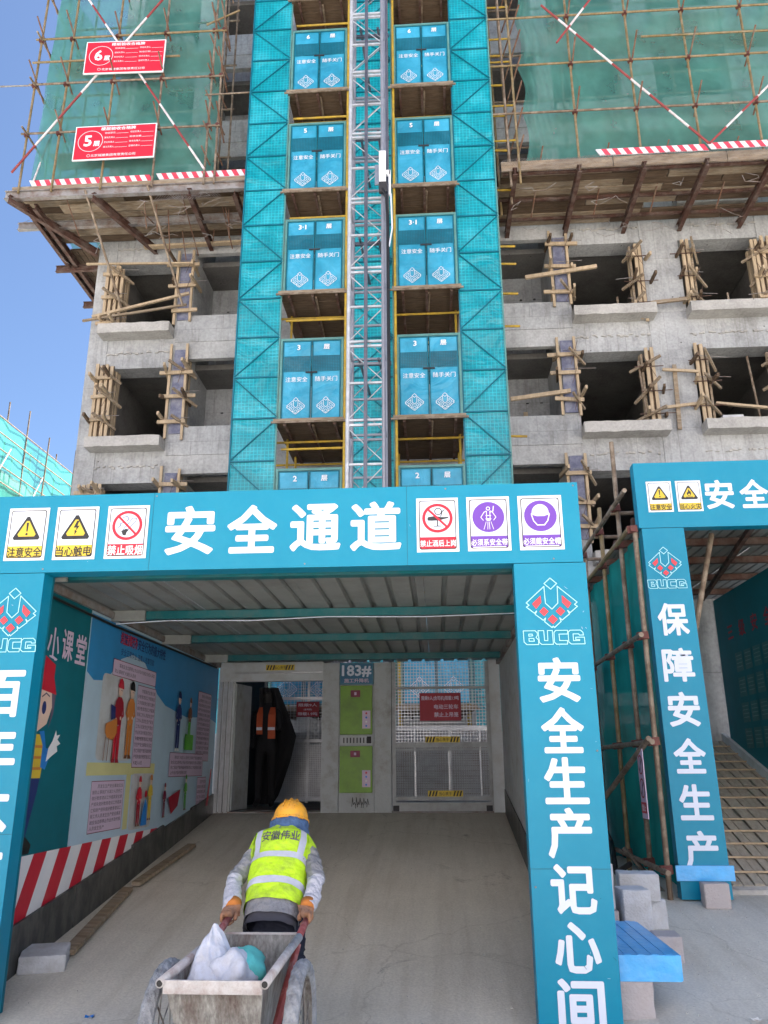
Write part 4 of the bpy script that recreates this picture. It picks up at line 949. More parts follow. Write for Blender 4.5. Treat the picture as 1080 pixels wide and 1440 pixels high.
mb = MB(); vs = [(x, y, z) for x in (.86, .872) for y, z in ((5.7, .05), (11.25, 1.0), (11.25, 1.33), (5.7, .5))]
mb.add(vs, [(0, 1, 2, 3), (7, 6, 5, 4), (0, 4, 5, 1), (1, 5, 6, 2), (2, 6, 7, 3), (3, 7, 4, 0)]); mb.build('skirting_board', rw, 'skirting')
# striped band, posters
U, Vv = (0, 1, 0), (0, 0, 1)
d = Decal((XL-.008, 0, 0), U, Vv, .001)
y = 5.62; k = 0
while y < 10.6:
    p = .215
    q = [(y, .45), (y+p, .45), (y+p+.30, 1.0), (y+.30, 1.0)]
    d.mb.poly([d.P(*t) for t in q], 'red' if k % 2 == 0 else 'white'); y += p; k += 1
tag(d.build('striped_band'), 'red and white slanted stripe band along the foot of the left passage wall', 'band')
def figure(d, x, z, h, hat, top, legs, face='skin_print', lean=0, boots='brown_print'):
    """a plain printed cartoon worker, feet at (x, z)"""
    w = h*.16
    d.poly([(x-w*.55, z+h*.03), (x-w*.1, z+h*.03), (x+w*.02, z+h*.42), (x-w*.6+lean, z+h*.47)], legs); d.poly([(x+w*.1, z+h*.03), (x+w*.6, z+h*.03), (x+w*.62, z+h*.47), (x-w*.02, z+h*.42)], legs)
    d.poly([(x-w*.75, z), (x-w*.1, z), (x-w*.1, z+h*.045), (x-w*.6, z+h*.045)], boots); d.poly([(x+w*.05, z), (x+w*.8, z), (x+w*.6, z+h*.045), (x+w*.1, z+h*.045)], boots)
    d.poly([(x-w*.62, z+h*.44), (x+w*.62, z+h*.44), (x+w*.7, z+h*.72), (x+w*.35, z+h*.77), (x-w*.35, z+h*.77), (x-w*.7, z+h*.72)], top)
    d.stroke([(x-w*.65, z+h*.70), (x-w*.95, z+h*.57), (x-w*.55, z+h*.50)], w*.26, top); d.stroke([(x+w*.65, z+h*.70), (x+w*.9, z+h*.56), (x+w*.45, z+h*.52)], w*.26, top)
    d.disc(x-w*.5, z+h*.5, w*.14, face); d.disc(x+w*.4, z+h*.52, w*.14, face)
    d.disc(x, z+h*.85, w*.43, face, w*.5, 18)
    d.poly([(x-w*.5, z+h*.88), (x+w*.62, z+h*.87), (x+w*.42, z+h*.96), (x+w*.1, z+h*1.0), (x-w*.3, z+h*.98), (x-w*.47, z+h*.93)], hat)
    d.disc(x+w*.1, z+h*.85, w*.05, 'ink'); d.disc(x+w*.3, z+h*.85, w*.05, 'ink')
PX = XL-.008
ps = root('safety_poster', (XL, 8.5, 1), 'long printed safety poster with drawn workers and text boxes', 'poster')
d = Decal((PX, 0, 0), U, Vv, .0009)
d.rect(6.94, 1.0, 11.28, 2.93, 'pale_print')
wav = [(6.94, 2.93), (6.94, 2.42), (7.1, 2.36), (7.35, 2.38), (7.5, 2.47), (7.7, 2.62), (8.0, 2.70), (8.35, 2.66), (8.6, 2.52), (8.8, 2.38), (9.1, 2.28), (9.4, 2.25), (9.9, 2.2), (10.3, 2.22), (10.7, 2.26), (11.0, 2.24), (11.28, 2.2), (11.28, 2.93)]
d.poly(wav, 'sky_print')
d.rect(7.14, 1.55, 8.9, 1.66, 'yellow_print'); d.rect(8.1, 1.05, 8.22, 1.6, 'yellow_print')
d.rrect(7.3, 1.68, 8.15, 2.45, .06, 'white_panel'); d.rrect(8.25, 1.03, 8.88, 1.56, .05, 'white_panel')
d.text('消除人的不安全行为的极大特性', 8.3, 2.82, .12, 'navy', .02, w=1.35); d.text('纠正违章行为', 7.86, 2.82, .125, 'red', .02, w=.44)
d.text('安全正常作业 违章人违章罚款', 8.15, 2.69, .07, 'navy', .015, w=.95)
TX = '对一般违规工作人员发生生产安全事故应当立即停止作业并及时报告负责人采取措施防止事故扩大减少人员伤亡和财产损失做好教育培训工作提高安全意识遵守操作规程'
def para(d, x0, z0, x1, z1, rows, chars, seed, box_='pinkish', col='ink'):
    d.rrect(x0, z0, x1, z1, .03, box_); d.stroke([(x0, z0), (x1, z0), (x1, z1), (x0, z1)], .006, 'maroon', True)
    rnd = random.Random(seed); st = (z1-z0)/(rows+.6)
    for r in range(rows):
        s = rnd.randrange(0, len(TX)-chars-1); n = chars-(2 if r == 0 else 0) if r < rows-1 else chars//2
        fw = (x1-x0)*.92*n/chars
        d.text(TX[s:s+n], x0+(x1-x0)*.04 + ((x1-x0)*.92-fw if r == 0 else 0), z1-st*(r+.85), st*.72, col, .012, w=fw, align='l')
para(d, 7.28, 1.07, 8.05, 1.50, 8, 13, 1); para(d, 8.2, 1.62, 8.75, 2.42, 13, 10, 2); para(d, 7.5, 2.45, 8.7, 2.6, 2, 22, 3)
para(d, 10.35, 1.7, 10.95, 2.55, 14, 9, 4); para(d, 9.35, 1.52, 10.7, 1.78, 4, 20, 5); para(d, 10.5, 1.1, 10.9, 1.5, 6, 7, 6)
figure(d, 7.72, 1.66, .78, 'red', 'red_dark', 'red', boots='red_dark'); figure(d, 8.02, 1.70, .74, 'black', 'orange_print', 'orange_print')
d.poly([(7.42, 2.0), (7.68, 2.06), (7.70, 1.93), (7.62, 1.86), (7.47, 1.88), (7.42, 1.92)], 'orange_print')
for x in (7.44, 7.52, 7.62): d.stroke([(x, 1.88), (x-.01, 1.68)], .014, 'brown_print')
d.poly([(7.50, 2.18), (7.62, 2.16), (7.63, 2.06), (7.53, 2.04)], 'navy')
figure(d, 9.55, 1.80, .68, 'navy', 'navy', 'navy', boots='white'); figure(d, 9.98, 1.92, .52, 'brown_print', 'brown_print', 'green_print'); d.rect(9.82, 1.82, 10.16, 2.0, 'green_print')
figure(d, 8.42, 1.06, .48, 'red', 'red', 'red_dark'); figure(d, 8.74, 1.1, .45, 'orange_print', 'yellow', 'yellow'); d.poly([(8.5, 1.06), (8.68, 1.06), (8.66, 1.25), (8.6, 1.32), (8.54, 1.2)], 'blue_print'); d.disc(8.6, 1.36, .035, 'red')
figure(d, 9.2, 1.1, .36, 'maroon', 'maroon', 'maroon'); d.poly([(9.33, 1.3), (9.75, 1.38), (9.68, 1.2), (9.45, 1.12)], 'red_dark'); figure(d, 9.95, 1.14, .4, 'green_print', 'green_print', 'green_print')
d.poly([(10.85, 1.15), (11.0, 1.6), (11.05, 1.6), (10.95, 1.15)], 'red')
d.build('print', ps)
bpy.data.objects.remove(bpy.data.objects['print.dummy']) if 'print.dummy' in bpy.data.objects else None
box('poster_sheet', XL-.0095, XL-.0085, 6.94, 11.28, .99, 2.94, 'pale_print', ps)
mp = root('wall_print', (XL, 6.3, 1), 'printed cartoon worker waving and slanted white characters on the dark teal panel', 'wall print')
d = Decal((PX, 0, 0), U, Vv, .0009)
for c, yy, zz in zip('小课堂', (6.27, 6.52, 6.78), (2.56, 2.58, 2.58)): d.text(c, yy, zz, .27, 'pinkish', .02, w=.2)
d.poly([(5.8, 1.09), (6.08, 1.09), (6.20, 1.45), (6.22, 1.56), (5.8, 1.56)], 'navy'); d.poly([(5.9, 1.01), (6.18, 1.01), (6.2, 1.07), (6.1, 1.13), (5.9, 1.1)], 'black')
d.poly([(5.8, 1.54), (6.22, 1.54), (6.24, 1.72), (6.16, 1.86), (5.8, 1.86)], 'yellow'); 
for z in (1.60, 1.68, 1.76): d.rect(5.85, z, 6.21, z+.02, 'orange_print')
d.poly([(6.12, 1.88), (6.2, 1.78), (6.2, 1.62), (6.28, 1.6), (6.34, 1.7), (6.32, 1.76), (6.26, 1.76), (6.2, 1.89)], 'blue_print')
d.poly([(6.28, 1.66), (6.36, 1.70), (6.46, 1.74), (6.44, 1.78), (6.5, 1.80), (6.44, 1.83), (6.48, 1.87), (6.42, 1.86), (6.40, 1.9), (6.36, 1.82), (6.30, 1.76)], 'white')
d.poly([(5.75, 1.88), (6.06, 1.87), (6.22, 1.94), (6.28, 2.07), (6.26, 2.2), (5.75, 2.22)], 'skin_print')
d.disc(6.15, 2.06, .035, 'navy', .05); d.stroke([(6.1, 2.14), (6.16, 2.17), (6.22, 2.15)], .012, 'ink'); d.poly([(5.98, 1.96), (6.08, 1.98), (6.06, 1.91), (6.0, 1.89)], 'red')
d.poly([(6.24, 2.22), (6.32, 2.18), (6.31, 2.02), (6.25, 1.9), (6.28, 2.06)], 'ink')
d.poly([(5.75, 2.22), (6.33, 2.17), (6.34, 2.3), (6.26, 2.4), (6.1, 2.47), (5.75, 2.5)], 'red')
d.mb.v = [(x_, y_+.08, z_) if z_ < 2.45 and (y_ < 6.33 or z_ < 2.0) else (x_, y_, z_) for x_, y_, z_ in d.mb.v]
d.build('print', mp)
# ---------------------------------------------------------------- hoist enclosure at the end of the passage
YE = 11.3
en = root('hoist_enclosure', (-1.1, YE, 1.05), 'white framed hoist entrance at the end of the passage with two doorways', 'hoist entrance')
box('side_panel', -3.03, -2.80, YE+.02, YE+.06, 1.0, 3.0, 'white_panel', en)
for x in (-3.01, -2.94, -2.87): box('door_jamb', x, x+.045, YE-.02, YE+.05, 1.04, 2.78, 'galv', en)
box('door_header', -3.0, -1.56, YE-.03, YE+.08, 2.76, 3.02, 'white_panel', en); box('header_rail', -2.80, -1.57, YE-.05, YE-.03, 2.86, 2.89, 'galv', en)
MB().add([(x, y, z) for x, y in ((-2.81, YE+.06), (-2.70, YE+.55), (-2.68, YE+.54), (-2.78, YE+.05)) for z in (1.07, 2.74)], [(0, 1, 3, 2), (2, 3, 5, 4), (4, 5, 7, 6), (6, 7, 1, 0), (0, 2, 4, 6), (1, 7, 5, 3)]).build('open_leaf', en, 'white_dirty')
box('post_panel', -1.565, -1.335, YE-.02, YE+.04, 1.04, 3.0, 'white_dirty', en)
box('post_panel', -.85, -.62, YE-.02, YE+.04, 1.04, 3.0, 'white_dirty', en)
box('cabinet_frame', -1.33, -.855, YE-.01, YE+.04, 1.04, 3.0, 'white_dirty', en)
box('bracket_band', -1.31, -.88, YE-.03, YE-.012, 1.905, 2.02, 'white_panel', en)
mb = MB()
for k in range(8): x = -1.27+.045*k; mb.box(x, x+.016, YE-.034, YE-.031, 1.925, 1.995)
mb.box(-.95, -.89, YE-.036, YE-.031, 1.92, 2.01).build('slots', en, 'blackish', kind='stuff')
d = Decal((-1.1, YE-.011, 1.05), (1, 0, 0), (0, 0, 1), .001)
for k in range(9): d.stroke([(-.05+.025*k, .07+.03*math.sin(k*2)), (-.04+.025*k, .15+.03*math.cos(k*3)), (-.03+.026*k, .09)], .008, 'blackish')
d.build('scribble', en)
box('jamb', .72, .87, YE-.01, YE+.05, 1.04, 3.02, 'white_panel', en); box('jamb', .885, .93, YE-.3, YE+.02, 1.0, 3.0, 'white_panel', en)
def wires(name, par, x0, x1, y, z0, z1, px, pz, r, mat):
    mb = MB(); x = x0
    while x <= x1: mb.box(x-r, x+r, y, y+2*r, z0, z1); x += px
    z = z0
    while z <= z1: mb.box(x0, x1, y-r*2, y, z-r, z+r); z += pz
    return mb.build(name, par, mat, kind='stuff')
dr = root('mesh_gate', (.05, YE, 1.05), 'closed wire mesh hoist door at the right end of the passage', 'door')
for x in (-.61, .67): box('stile', x, x+.05, YE-.03, YE+.0, 1.06, 3.0, 'gate_grey', dr)
for z0, z1 in ((1.06, 1.17), (1.19, 1.24), (1.86, 1.93), (1.82, 1.85), (2.63, 2.665)): box('rail', -.56, .67, YE-.03, YE-.0, z0, z1, 'gate_grey', dr)
wires('wire_mesh', dr, -.56, .67, YE-.015, 1.93, 3.0, .042, .042, .0035, 'galv'); wires('wire_mesh', dr, -.56, .67, YE-.015, 1.24, 1.83, .03, .022, .0035, 'gate_grey')
for x in (-.31, .14): box('stiffener', x, x+.02, YE+.0, YE+.02, 1.24, 1.83, 'galv', dr)
for x, z in ((-.6, 1.06), (.62, 1.06)): box('hinge', x, x+.08, YE-.05, YE-.03, z, z+.07, 'blackish', dr)
def strip(x0, z0, label, y=YE-.055, w=.46):
    rt = root('warning_strip', (x0, y, z0), label, 'sign', 'black and yellow strips on the hoist doors')
    box('plate', x0, x0+w, y+.001, y+.006, z0, z0+.075, 'yellow', rt); d = Decal((x0, y, z0), (1, 0, 0), (0, 0, 1), .0008)
    for k in (0, 1, 2): d.poly([(.01+.04*k, .005), (.03+.04*k, .005), (.05+.04*k, .07), (.03+.04*k, .07)], 'blackish'); d.poly([(w-.13+.04*k, .005), (w-.11+.04*k, .005), (w-.09+.04*k, .07), (w-.11+.04*k, .07)], 'blackish')
    d.text('当心夹手', w/2, .036, .05, 'blackish', .015, w=.17); d.build('print', rt)
strip(-2.36, 2.905, 'black and yellow strip on the header over the open doorway', w=.40); strip(-.16, 1.925, 'upper black and yellow strip on the mesh door', y=YE-.04); strip(-.14, 1.24, 'lower black and yellow strip on the mesh door', y=YE-.04)
def notice(x0, x1, z0, z1, y, rows, label):
    rt = root('red_notice', (x0, y, z0), label, 'sign', 'dark red load notices at the hoist')
    box('plate', x0, x1, y+.001, y+.01, z0, z1, 'red_dark', rt); d = Decal((x0, y, z0), (1, 0, 0), (0, 0, 1), .0008); w = x1-x0; h = z1-z0
    d.stroke([(.008, .008), (w-.008, .008), (w-.008, h-.008), (.008, h-.008)], .006, 'maroon', True)
    for t, x, z, e, ww in rows: d.text(t, w*x, h*z, h*e, 'pinkish', .025, w=w*ww)
    d.build('print', rt)
notice(-.23, .33, 2.205, 2.575, YE-.05, [('限乘9人(含司机)限载1.9吨', .5, .8, .16, .9), ('电动三轮车', .64, .5, .18, .58), ('禁止上吊笼', .64, .22, .18, .58)], 'dark red notice wired to the mesh door')
notice(-2.37, -1.98, 2.43, 2.68, 13.9, [('限乘9人', .5, .78, .22, .8), ('(含司机)', .5, .48, .12, .35), ('限载1.9吨', .5, .2, .22, .84)], 'small dark red notice deep inside the open doorway')
nb = root('number_board', (-1.09, YE, 2.7), 'blue board numbered 183# above the green cabinets', 'sign')
box('plate', -1.33, -.86, YE-.022, YE-.012, 2.70, 3.0, 'notice_blue', nb); d = Decal((-1.095, YE-.022, 2.7), (1, 0, 0), (0, 0, 1), .001)
d.text('183#', 0, .185, .2, 'pale', .03, w=.40); d.text('施工升降机', 0, .055, .06, 'pinkish', .02, w=.34); d.stroke([(-.225, .01), (.225, .01), (.225, .285), (-.225, .285)], .005, 'frame_green', True); d.build('print', nb)
def cabinet(z0, z1, label):
    rt = root('control_cabinet', (-1.09, YE, z0), label, 'cabinet', 'green control cabinets of the hoist')
    box('case', -1.315, -.875, YE-.055, YE-.012, z0, z1, 'cabinet_green', rt, bevel=.006); h = z1-z0
    box('hatch', -1.29, -1.0, YE-.060, YE-.056, z0+h*.04, z0+h*.72, 'cabinet_green', rt); box('lock_plate', -1.17, -1.04, YE-.064, YE-.056, z0+h*.76, z0+h*.9, 'maroon', rt); box('lock', -1.12, -1.09, YE-.07, YE-.065, z0+h*.8, z0+h*.86, 'pinkish', rt)
    box('switch_plate', -1.01, -.90, YE-.066, YE-.057, z0+h*.12, z0+h*.48, 'pinkish', rt)
    for k, c in enumerate(('blue_print', 'white', 'blue_print', 'red')):
        zz = z0+h*(.17+.085*k); MB().tube((-.955, YE-.066, zz), (-.955, YE-.072, zz), .014, 10).build('button', rt, c)
cabinet(1.29, 1.885, 'lower green control cabinet beside the mesh door'); cabinet(2.035, 2.685, 'upper green control cabinet under the number board')
# the cage and back fence beyond
cg = root('hoist_cage', (-2.25, 13, 1.05), 'dark hoist cage standing behind the open doorway', 'hoist cage')
box('floor_plate', -3.0, -1.5, 11.5, 14.4, .98, 1.06, 'steel_grey', cg); box('roof_plate', -3.0, -1.5, 11.5, 14.4, 3.25, 3.3, 'steel_grey', cg)
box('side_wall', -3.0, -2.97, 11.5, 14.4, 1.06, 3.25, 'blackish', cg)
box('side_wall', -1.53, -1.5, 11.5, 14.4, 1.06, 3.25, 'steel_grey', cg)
for x in (-2.95, -2.2, -1.58): box('post', x, x+.04, 14.0, 14.04, 1.06, 3.25, 'galv', cg)
for z in (2.02, 1.1, 2.72): box('rail', -2.95, -1.54, 13.98, 14.0, z, z+.05, 'galv', cg)
wires('wire_mesh', cg, -2.9, -1.55, 13.96, 1.1, 2.0, .03, .03, .0045, 'galv'); wires('wire_mesh', cg, -2.9, -1.55, 13.97, 2.05, 3.2, .06, .05, .003, 'galv')
bf = root('back_fence', (0, 14.2, 1.05), 'grey wire fence panel low behind the mesh door', 'fence')
box('fence_rail', -.7, .95, 14.18, 14.22, 2.2, 2.27, 'galv', bf); box('fence_rail', -.7, .95, 14.18, 14.22, 1.1, 1.16, 'galv', bf)
for x in (-.4, .2, .7): box('fence_post', x, x+.03, 14.18, 14.22, 1.1, 2.2, 'galv', bf)
wires('wire_mesh', bf, -.7, .95, 14.2, 1.15, 2.2, .04, .04, .006, 'steel_grey')
MB().path([(-2.83, 11.6, 2.7), (-2.8, 11.7, 2.3), (-2.78, 11.65, 1.9), (-2.8, 11.7, 1.2)], .015, 6).build('hose', cg, 'galv')
box('threshold', -3.0, .9, YE+.0, YE+.3, 1.0, 1.055, 'steel_grey', en)
box('landing_plinth', -4.0, 1.6, 14.62, 16.9, 0, 2.2, 'concrete_smooth', bld)
# ---------------------------------------------------------------- second gate and its ramp
YH = 8.26
g2 = root('passage_gate', (4, YH, .45), 'smaller teal gate at the right with a plank ramp behind it', 'gate')
h2 = box('header_panel', 2.165, 5.9, YH, YH+.14, 3.985, 4.71, 'teal_sheet', g2)
p2 = MB().add([(x, y, z) for x, y, z in ((2.19, YH+.003, 3.98), (2.62, YH+.003, 3.98), (2.66, YH+.001, .44), (2.2, YH+.001, .44), (2.19, YH+.13, 3.98), (2.62, YH+.13, 3.98), (2.66, YH+.13, .44), (2.2, YH+.13, .44))], [(0, 3, 2, 1), (4, 5, 6, 7), (0, 4, 7, 3), (1, 2, 6, 5), (0, 1, 5, 4), (3, 7, 6, 2)]).build('post_panel', g2, 'teal_sheet')
box('post_panel', 5.4, 5.88, YH+.003, YH+.13, .4, 3.98, 'teal_sheet', g2)
d = Decal((0, YH, 0), (1, 0, 0), (0, 0, 1), .0015)
for c, x in zip('安全通道', (3.03, 3.385, 3.74, 4.1)): d.text(c, x, 4.335, .33, 'pale', .029, w=.28)
d.build('lettering', h2)
d = Decal((0, YH, 0), (1, 0, 0), (0, 0, 1), .0015)
for c, x, z in zip('保障安全生产', (2.405, 2.405, 2.41, 2.415, 2.42, 2.425), (3.02, 2.565, 2.135, 1.70, 1.28, .86)): d.text(c, x, z, .34, 'pale', .029, w=.29)
emblem(d, 2.385, 3.61, .00054, lw=11); d.build('lettering', p2)
safety_sign(2.28, 2.54, 4.155, 4.495, ('warn', 'bang'), '注意安全', 'yellow triangle warning sign on the right gate header', y=YH)
safety_sign(2.585, 2.845, 4.155, 4.495, ('warn', 'fire'), '当心火灾', 'yellow flame warning sign on the right gate header', y=YH)
o = box('blue_tape', 2.165, 2.69, YH-.03, YH-.003, .60, .73, 'blue_film'); tag(o, 'blue plastic film taped round the foot of the right gate post', 'plastic film')
# roof of the second passage
r2 = root('passage_canopy', (3.6, 10, 4), 'dark corrugated roof on rusty beams behind the right gate', 'roof')
for k in range(4): corr('roof_sheet', 2.2+k*.85, 2.2+(k+1)*.85-.004, 8.4, 13.2, 4.17+.004*(k % 2), .14, .02, 'corrugated', r2)
for y in (8.5, 9.4, 10.3, 11.3, 12.3): bar('roof_beam', (2.15, y, 4.12), (5.6, y, 4.12), .08, .08, 'rust', r2)
for x in (2.6, 3.4): bar('roof_beam', (x, 8.4, 4.05), (x+.8, 13, 4.05), .05, .06, 'rust', r2)
tag(pole('leaning_pole', (3.12, 8.9, 4.08), (2.5, 8.8, 2.0), .032, 'pole_brown'), 'brown pole leaning up inside the right gate opening', 'pole')
w2 = root('hoarding', (4.2, 10.3, .45), 'dark teal display wall inside the right passage', 'wall')
box('wall_panel', 4.2, 4.26, 8.42, 12.3, .4, 3.98, 'teal_dark', w2)
d = Decal((4.2, 0, 0), (0, -1, 0), (0, 0, 1), .001)
for c, y in zip('三级安全教育', (11.75, 11.3, 10.85, 10.4, 9.9, 9.4)): d.text(c, -y, 3.42, .24, 'red_dark', .02)
for i in range(7):
    for j in range(4): y = 11.55-.34*i; z = 2.98-.34*j; d.rect(-y-.13, z-.13, -y+.13, z+.13, 'teal_paint'); [d.rect(-y-.1, z+.08-.05*q, -y+.1, z+.09-.05*q, 'frame_green') for q in range(4)]
d.build('print', w2)
tag(box('concrete_pillar', 3.55, 4.36, 12.5, 12.9, .5, 4.05, 'concrete'), 'bare concrete pillar at the back of the right passage', 'pillar')
rm = root('plank_ramp', (3.4, 10.5, .5), 'plank ramp with cross battens climbing behind the right gate', 'ramp')
rz = lambda y: .52+.36*(y-8.55)
x = 2.62; rnd = random.Random(5)
while x < 4.16:
    w = rnd.choice((.1, .12, .14)); y = 8.55
    while y < 13.2:
        L = rnd.uniform(1.2, 2.6); e = min(13.3, y+L); dz = rnd.uniform(-.008, .008)
        bar('plank', (x+w/2, y+.02, rz(y)+dz), (x+w/2+rnd.uniform(-.01, .01), e-.01, rz(e)+dz), w-.012, .025, 'wood_floor', rm); y = e
    x += w+rnd.choice((.002, .005, .012))
for k in range(16): y = 8.75+k*.29; bar('cross_batten', (2.6, y, rz(y)+.03), (4.18, y+rnd.uniform(-.03, .03), rz(y)+.027), .026, .018, 'wood_new', rm)
MB().add([(2.6, 8.5, .40), (4.2, 8.5, .40), (4.2, 13.3, .40), (2.6, 13.3, .4), (2.6, 8.5, .49), (4.2, 8.5, .49), (4.2, 13.3, 2.16), (2.6, 13.3, 2.16)], [(0, 3, 2, 1), (4, 5, 6, 7), (0, 1, 5, 4), (1, 2, 6, 5), (2, 3, 7, 6), (3, 0, 4, 7)]).build('ramp_base', rm, 'concrete_rough')
bar('edge_rail', (4.17, 8.6, .62), (4.17, 13.2, 2.25), .05, .12, 'white_panel', rm)
# ---------------------------------------------------------------- netted tube fence between the gates
tf = root('tube_fence', (2.15, 9.8, .45), 'brown tube framework of the fence between the two gates', 'scaffold')
cp = MB()
for y, zt, m in ((8.32, 4.0, 'pole_brown'), (8.97, 5.25, 'pole_brown'), (9.95, 4.75, 'bamboo'), (11.12, 4.5, 'pole_brown'), (12.2, 4.6, 'bamboo')):
    pole('upright', (2.11, y, .35), (2.11+.02, y, zt), .027, m, tf)
    for z in (.68, 1.83, 2.86, 3.98, 4.42):
        if z < zt: coupler(cp, (2.10, y, z))
for z, a, b in ((.68, 8.1, 12), (1.83, 8.2, 12.3), (2.86, 8.2, 12.3), (3.98, 8.3, 12.5), (4.42, 8.3, 12.5)): pole('rail', (2.06, a, z), (2.06, b, z), .026, 'pole_brown' if z != 3.98 else 'bamboo', tf)
pole('brace', (2.03, 8.2, 1.86), (1.9, 10.2, 1.2), .028, 'pole_brown', tf); pole('brace', (2.2, 8.2, .3), (2.0, 9.6, .75), .024, 'pole_brown', tf)
for y, zt, m in ((9.4, 4.6, 'yellow_pipe'), (8.8, 4.55, 'pole_red'), (10.6, 4.3, 'yellow_pipe')): pole('upright', (2.75, y, .5), (2.75, y, zt), .026, m, tf)
pole('rail', (2.7, 8.3, 4.2), (2.7, 12.5, 4.2), .026, 'pole_brown', tf)
for y in (9.0, 10.0, 11.15): pole('transom', (2.05, y, 4.38), (3.0, y, 4.38), .024, 'pole_brown', tf)
cp.build('couplers', tf, 'coupler', kind='stuff')
mb = MB(); ny, nz = 60, 40
for j in range(nz+1):
    for i in range(ny+1):
        y = 8.3+4.0*i/ny; z = .55+3.42*j/nz; q = noise.noise(Vec((y*1.5, z*1.2, 7)))*.05+noise.noise(Vec((y*5, z*6, 3)))*.014
        q -= .035*abs(math.sin((y-8.97)*math.pi)); mb.v.append((2.19-q, y, z+(.03*noise.noise(Vec((y*3, 0, 0))) if j in (0, nz) else 0)))
mb.f = [(j*(ny+1)+i, j*(ny+1)+i+1, (j+1)*(ny+1)+i+1, (j+1)*(ny+1)+i) for j in range(nz) for i in range(ny)]; mb.m = [0]*len(mb.f)
tag(mb.build('safety_net', None, 'net_gate', smooth=True), 'dark green net stretched on the tube fence between the gates', 'netting')
sg = root('hanging_sign', (2.05, 8.55, 1.3), 'narrow white sign with red circles hanging on the netted fence', 'sign')
box('board', 2.0, 2.008, 8.4, 8.62, 1.12, 1.78, 'pinkish', sg); d = Decal((2.0, 8.51, 1.12), (0, -1, 0), (0, 0, 1), .001)
for z in (.5, .28): d.ring(0, z, .085, .016, 'red_dark'); d.stroke([(-.05, z-.05), (.05, z+.05)], .02, 'ink'); d.stroke([(-.02, z-.06), (.01, z+.06)], .02, 'ink')
d.rect(-.1, .05, .1, .15, 'red'); d.text('禁止', 0, .1, .07, 'white', .02); d.build('print', sg)
tag(MB().path([(1.9, 11.5, .55), (2.0, 10.8, .95), (2.02, 10.4, .75), (1.95, 9.9, .48), (2.0, 9.4, .62)], .03, 8).build('hose', None, 'black', smooth=True), 'black hose lying looped along the foot of the netted fence', 'hose')
tag(box('red_box', 1.75, 2.0, 10.9, 11.3, .45, .68, 'red_dark', bevel=.02), 'small dark red box on the ground by the netted fence', 'box')
# ---------------------------------------------------------------- blocks, planks, blue wrapped boards
Gb = 'aerated concrete blocks beside the gates'
def rough_block(w, dd, h, mat, seed):
    me = bpy.data.meshes.new('aerated_block'); bm = bmesh.new(); bmesh.ops.create_cube(bm, size=1)
    for v in bm.verts: v.co = Vec((v.co.x*2*w, v.co.y*2*dd, (v.co.z+.5)*h))
    bmesh.ops.bevel(bm, geom=bm.edges[:], offset=.007, segments=1, affect='EDGES'); bmesh.ops.subdivide_edges(bm, edges=bm.edges[:], cuts=5, use_grid_fill=True)
    for v in bm.verts:
        e = sum(1 for q, m_ in ((abs(v.co.x), w), (abs(v.co.y), dd), (abs(v.co.z-h/2), h/2)) if q > m_-.012)
        q = noise.noise(v.co*14+Vec((seed, 0, 0))); c = Vec((0, 0, h/2)); k = .0015 if e < 2 else .011*max(0, q+.15)
        v.co = v.co+(c-v.co).normalized()*k*(1 if e > 1 else q*2)
    bm.to_mesh(me); bm.free(); me.materials.append(M(mat)); o = bpy.data.objects.new('aerated_block', me); COL.objects.link(o); return o
def block(x0, x1, y0, y1, z0, z1, mat, label, rz_=0):
    w, dd, h = (x1-x0)/2, (y1-y0)/2, (z1-z0)
    o = rough_block(w, dd, h, mat, int(x0*97+z0*31)); o.location = ((x0+x1)/2, (y0+y1)/2, z0); o.rotation_euler = (0, 0, rz_); return tag(o, label, 'block', Gb)
block(1.065, 1.27, 5.62, 5.84, .145, .36, 'aac_pink', 'pinkish block under the front end of the blue wrapped boards', .03)
block(1.12, 1.345, 6.95, 7.2, .55, .88, 'aac', 'tall pale block on top, tight against the main gate post')
block(1.10, 1.36, 6.92, 7.2, .27, .55, 'aac_pink', 'block beneath the tall pale one, behind the main gate post')
block(1.385, 1.60, 6.9, 7.15, .27, .70, 'aac', 'upright block just behind the blue wrapped boards', .05)
block(1.48, 1.80, 7.35, 7.62, .55, .76, 'aac', 'broken edged block at the back of the pile', -.1)
block(1.5, 1.84, 7.4, 7.66, .3, .56, 'aac', 'grey block beneath the broken edged one', .05)
block(1.55, 1.74, 6.6, 6.85, .23, .43, 'aac_pink', 'low block at the right rear corner of the blue boards', -.06)
block(2.33, 2.555, 8.0, 8.13, .40, .61, 'aac_pink', 'block leaning at the foot of the right gate post')
bb = root('wrapped_boards', (1.28, 6.2, .36), 'stack of boards wrapped in bright blue film beside the main gate post', 'boards')
mb = MB(); n = 9
for i in range(n):
    a = 1.075+i*.041; mb.box(a, a+.0402, 5.63+.003*(i % 2), 6.78, .36, .50+.004*(i % 2))
mb.box(1.075, 1.444, 5.612, 5.626, .358, .502); mb.build('film', bb, 'blue_film')
box('end_fold', 1.445, 1.452, 5.615, 6.75, .362, .50, 'blue_film', bb)
o = rough_block(.16, .135, .12, 'aac', 5); tag(o, 'lone grey block on the floor against the left skirting', 'block', Gb)
o.location = (-2.87, 6.36, .245); o.rotation_euler = (.15, 0, .3)
o = bar('floor_plank', (-2.76, 6.5, .315), (-2.885, 7.98, .55), .095, .035, 'wood_plank'); tag(o, 'nearer loose plank on the ramp along the left skirting', 'plank', 'loose planks along the left wall')
o = bar('floor_plank', (-2.86, 8.12, .575), (-2.75, 9.5, .795), .09, .035, 'wood_plank'); tag(o, 'farther loose plank on the ramp along the left skirting', 'plank', 'loose planks along the left wall')
mb = MB(); rnd = random.Random(9)
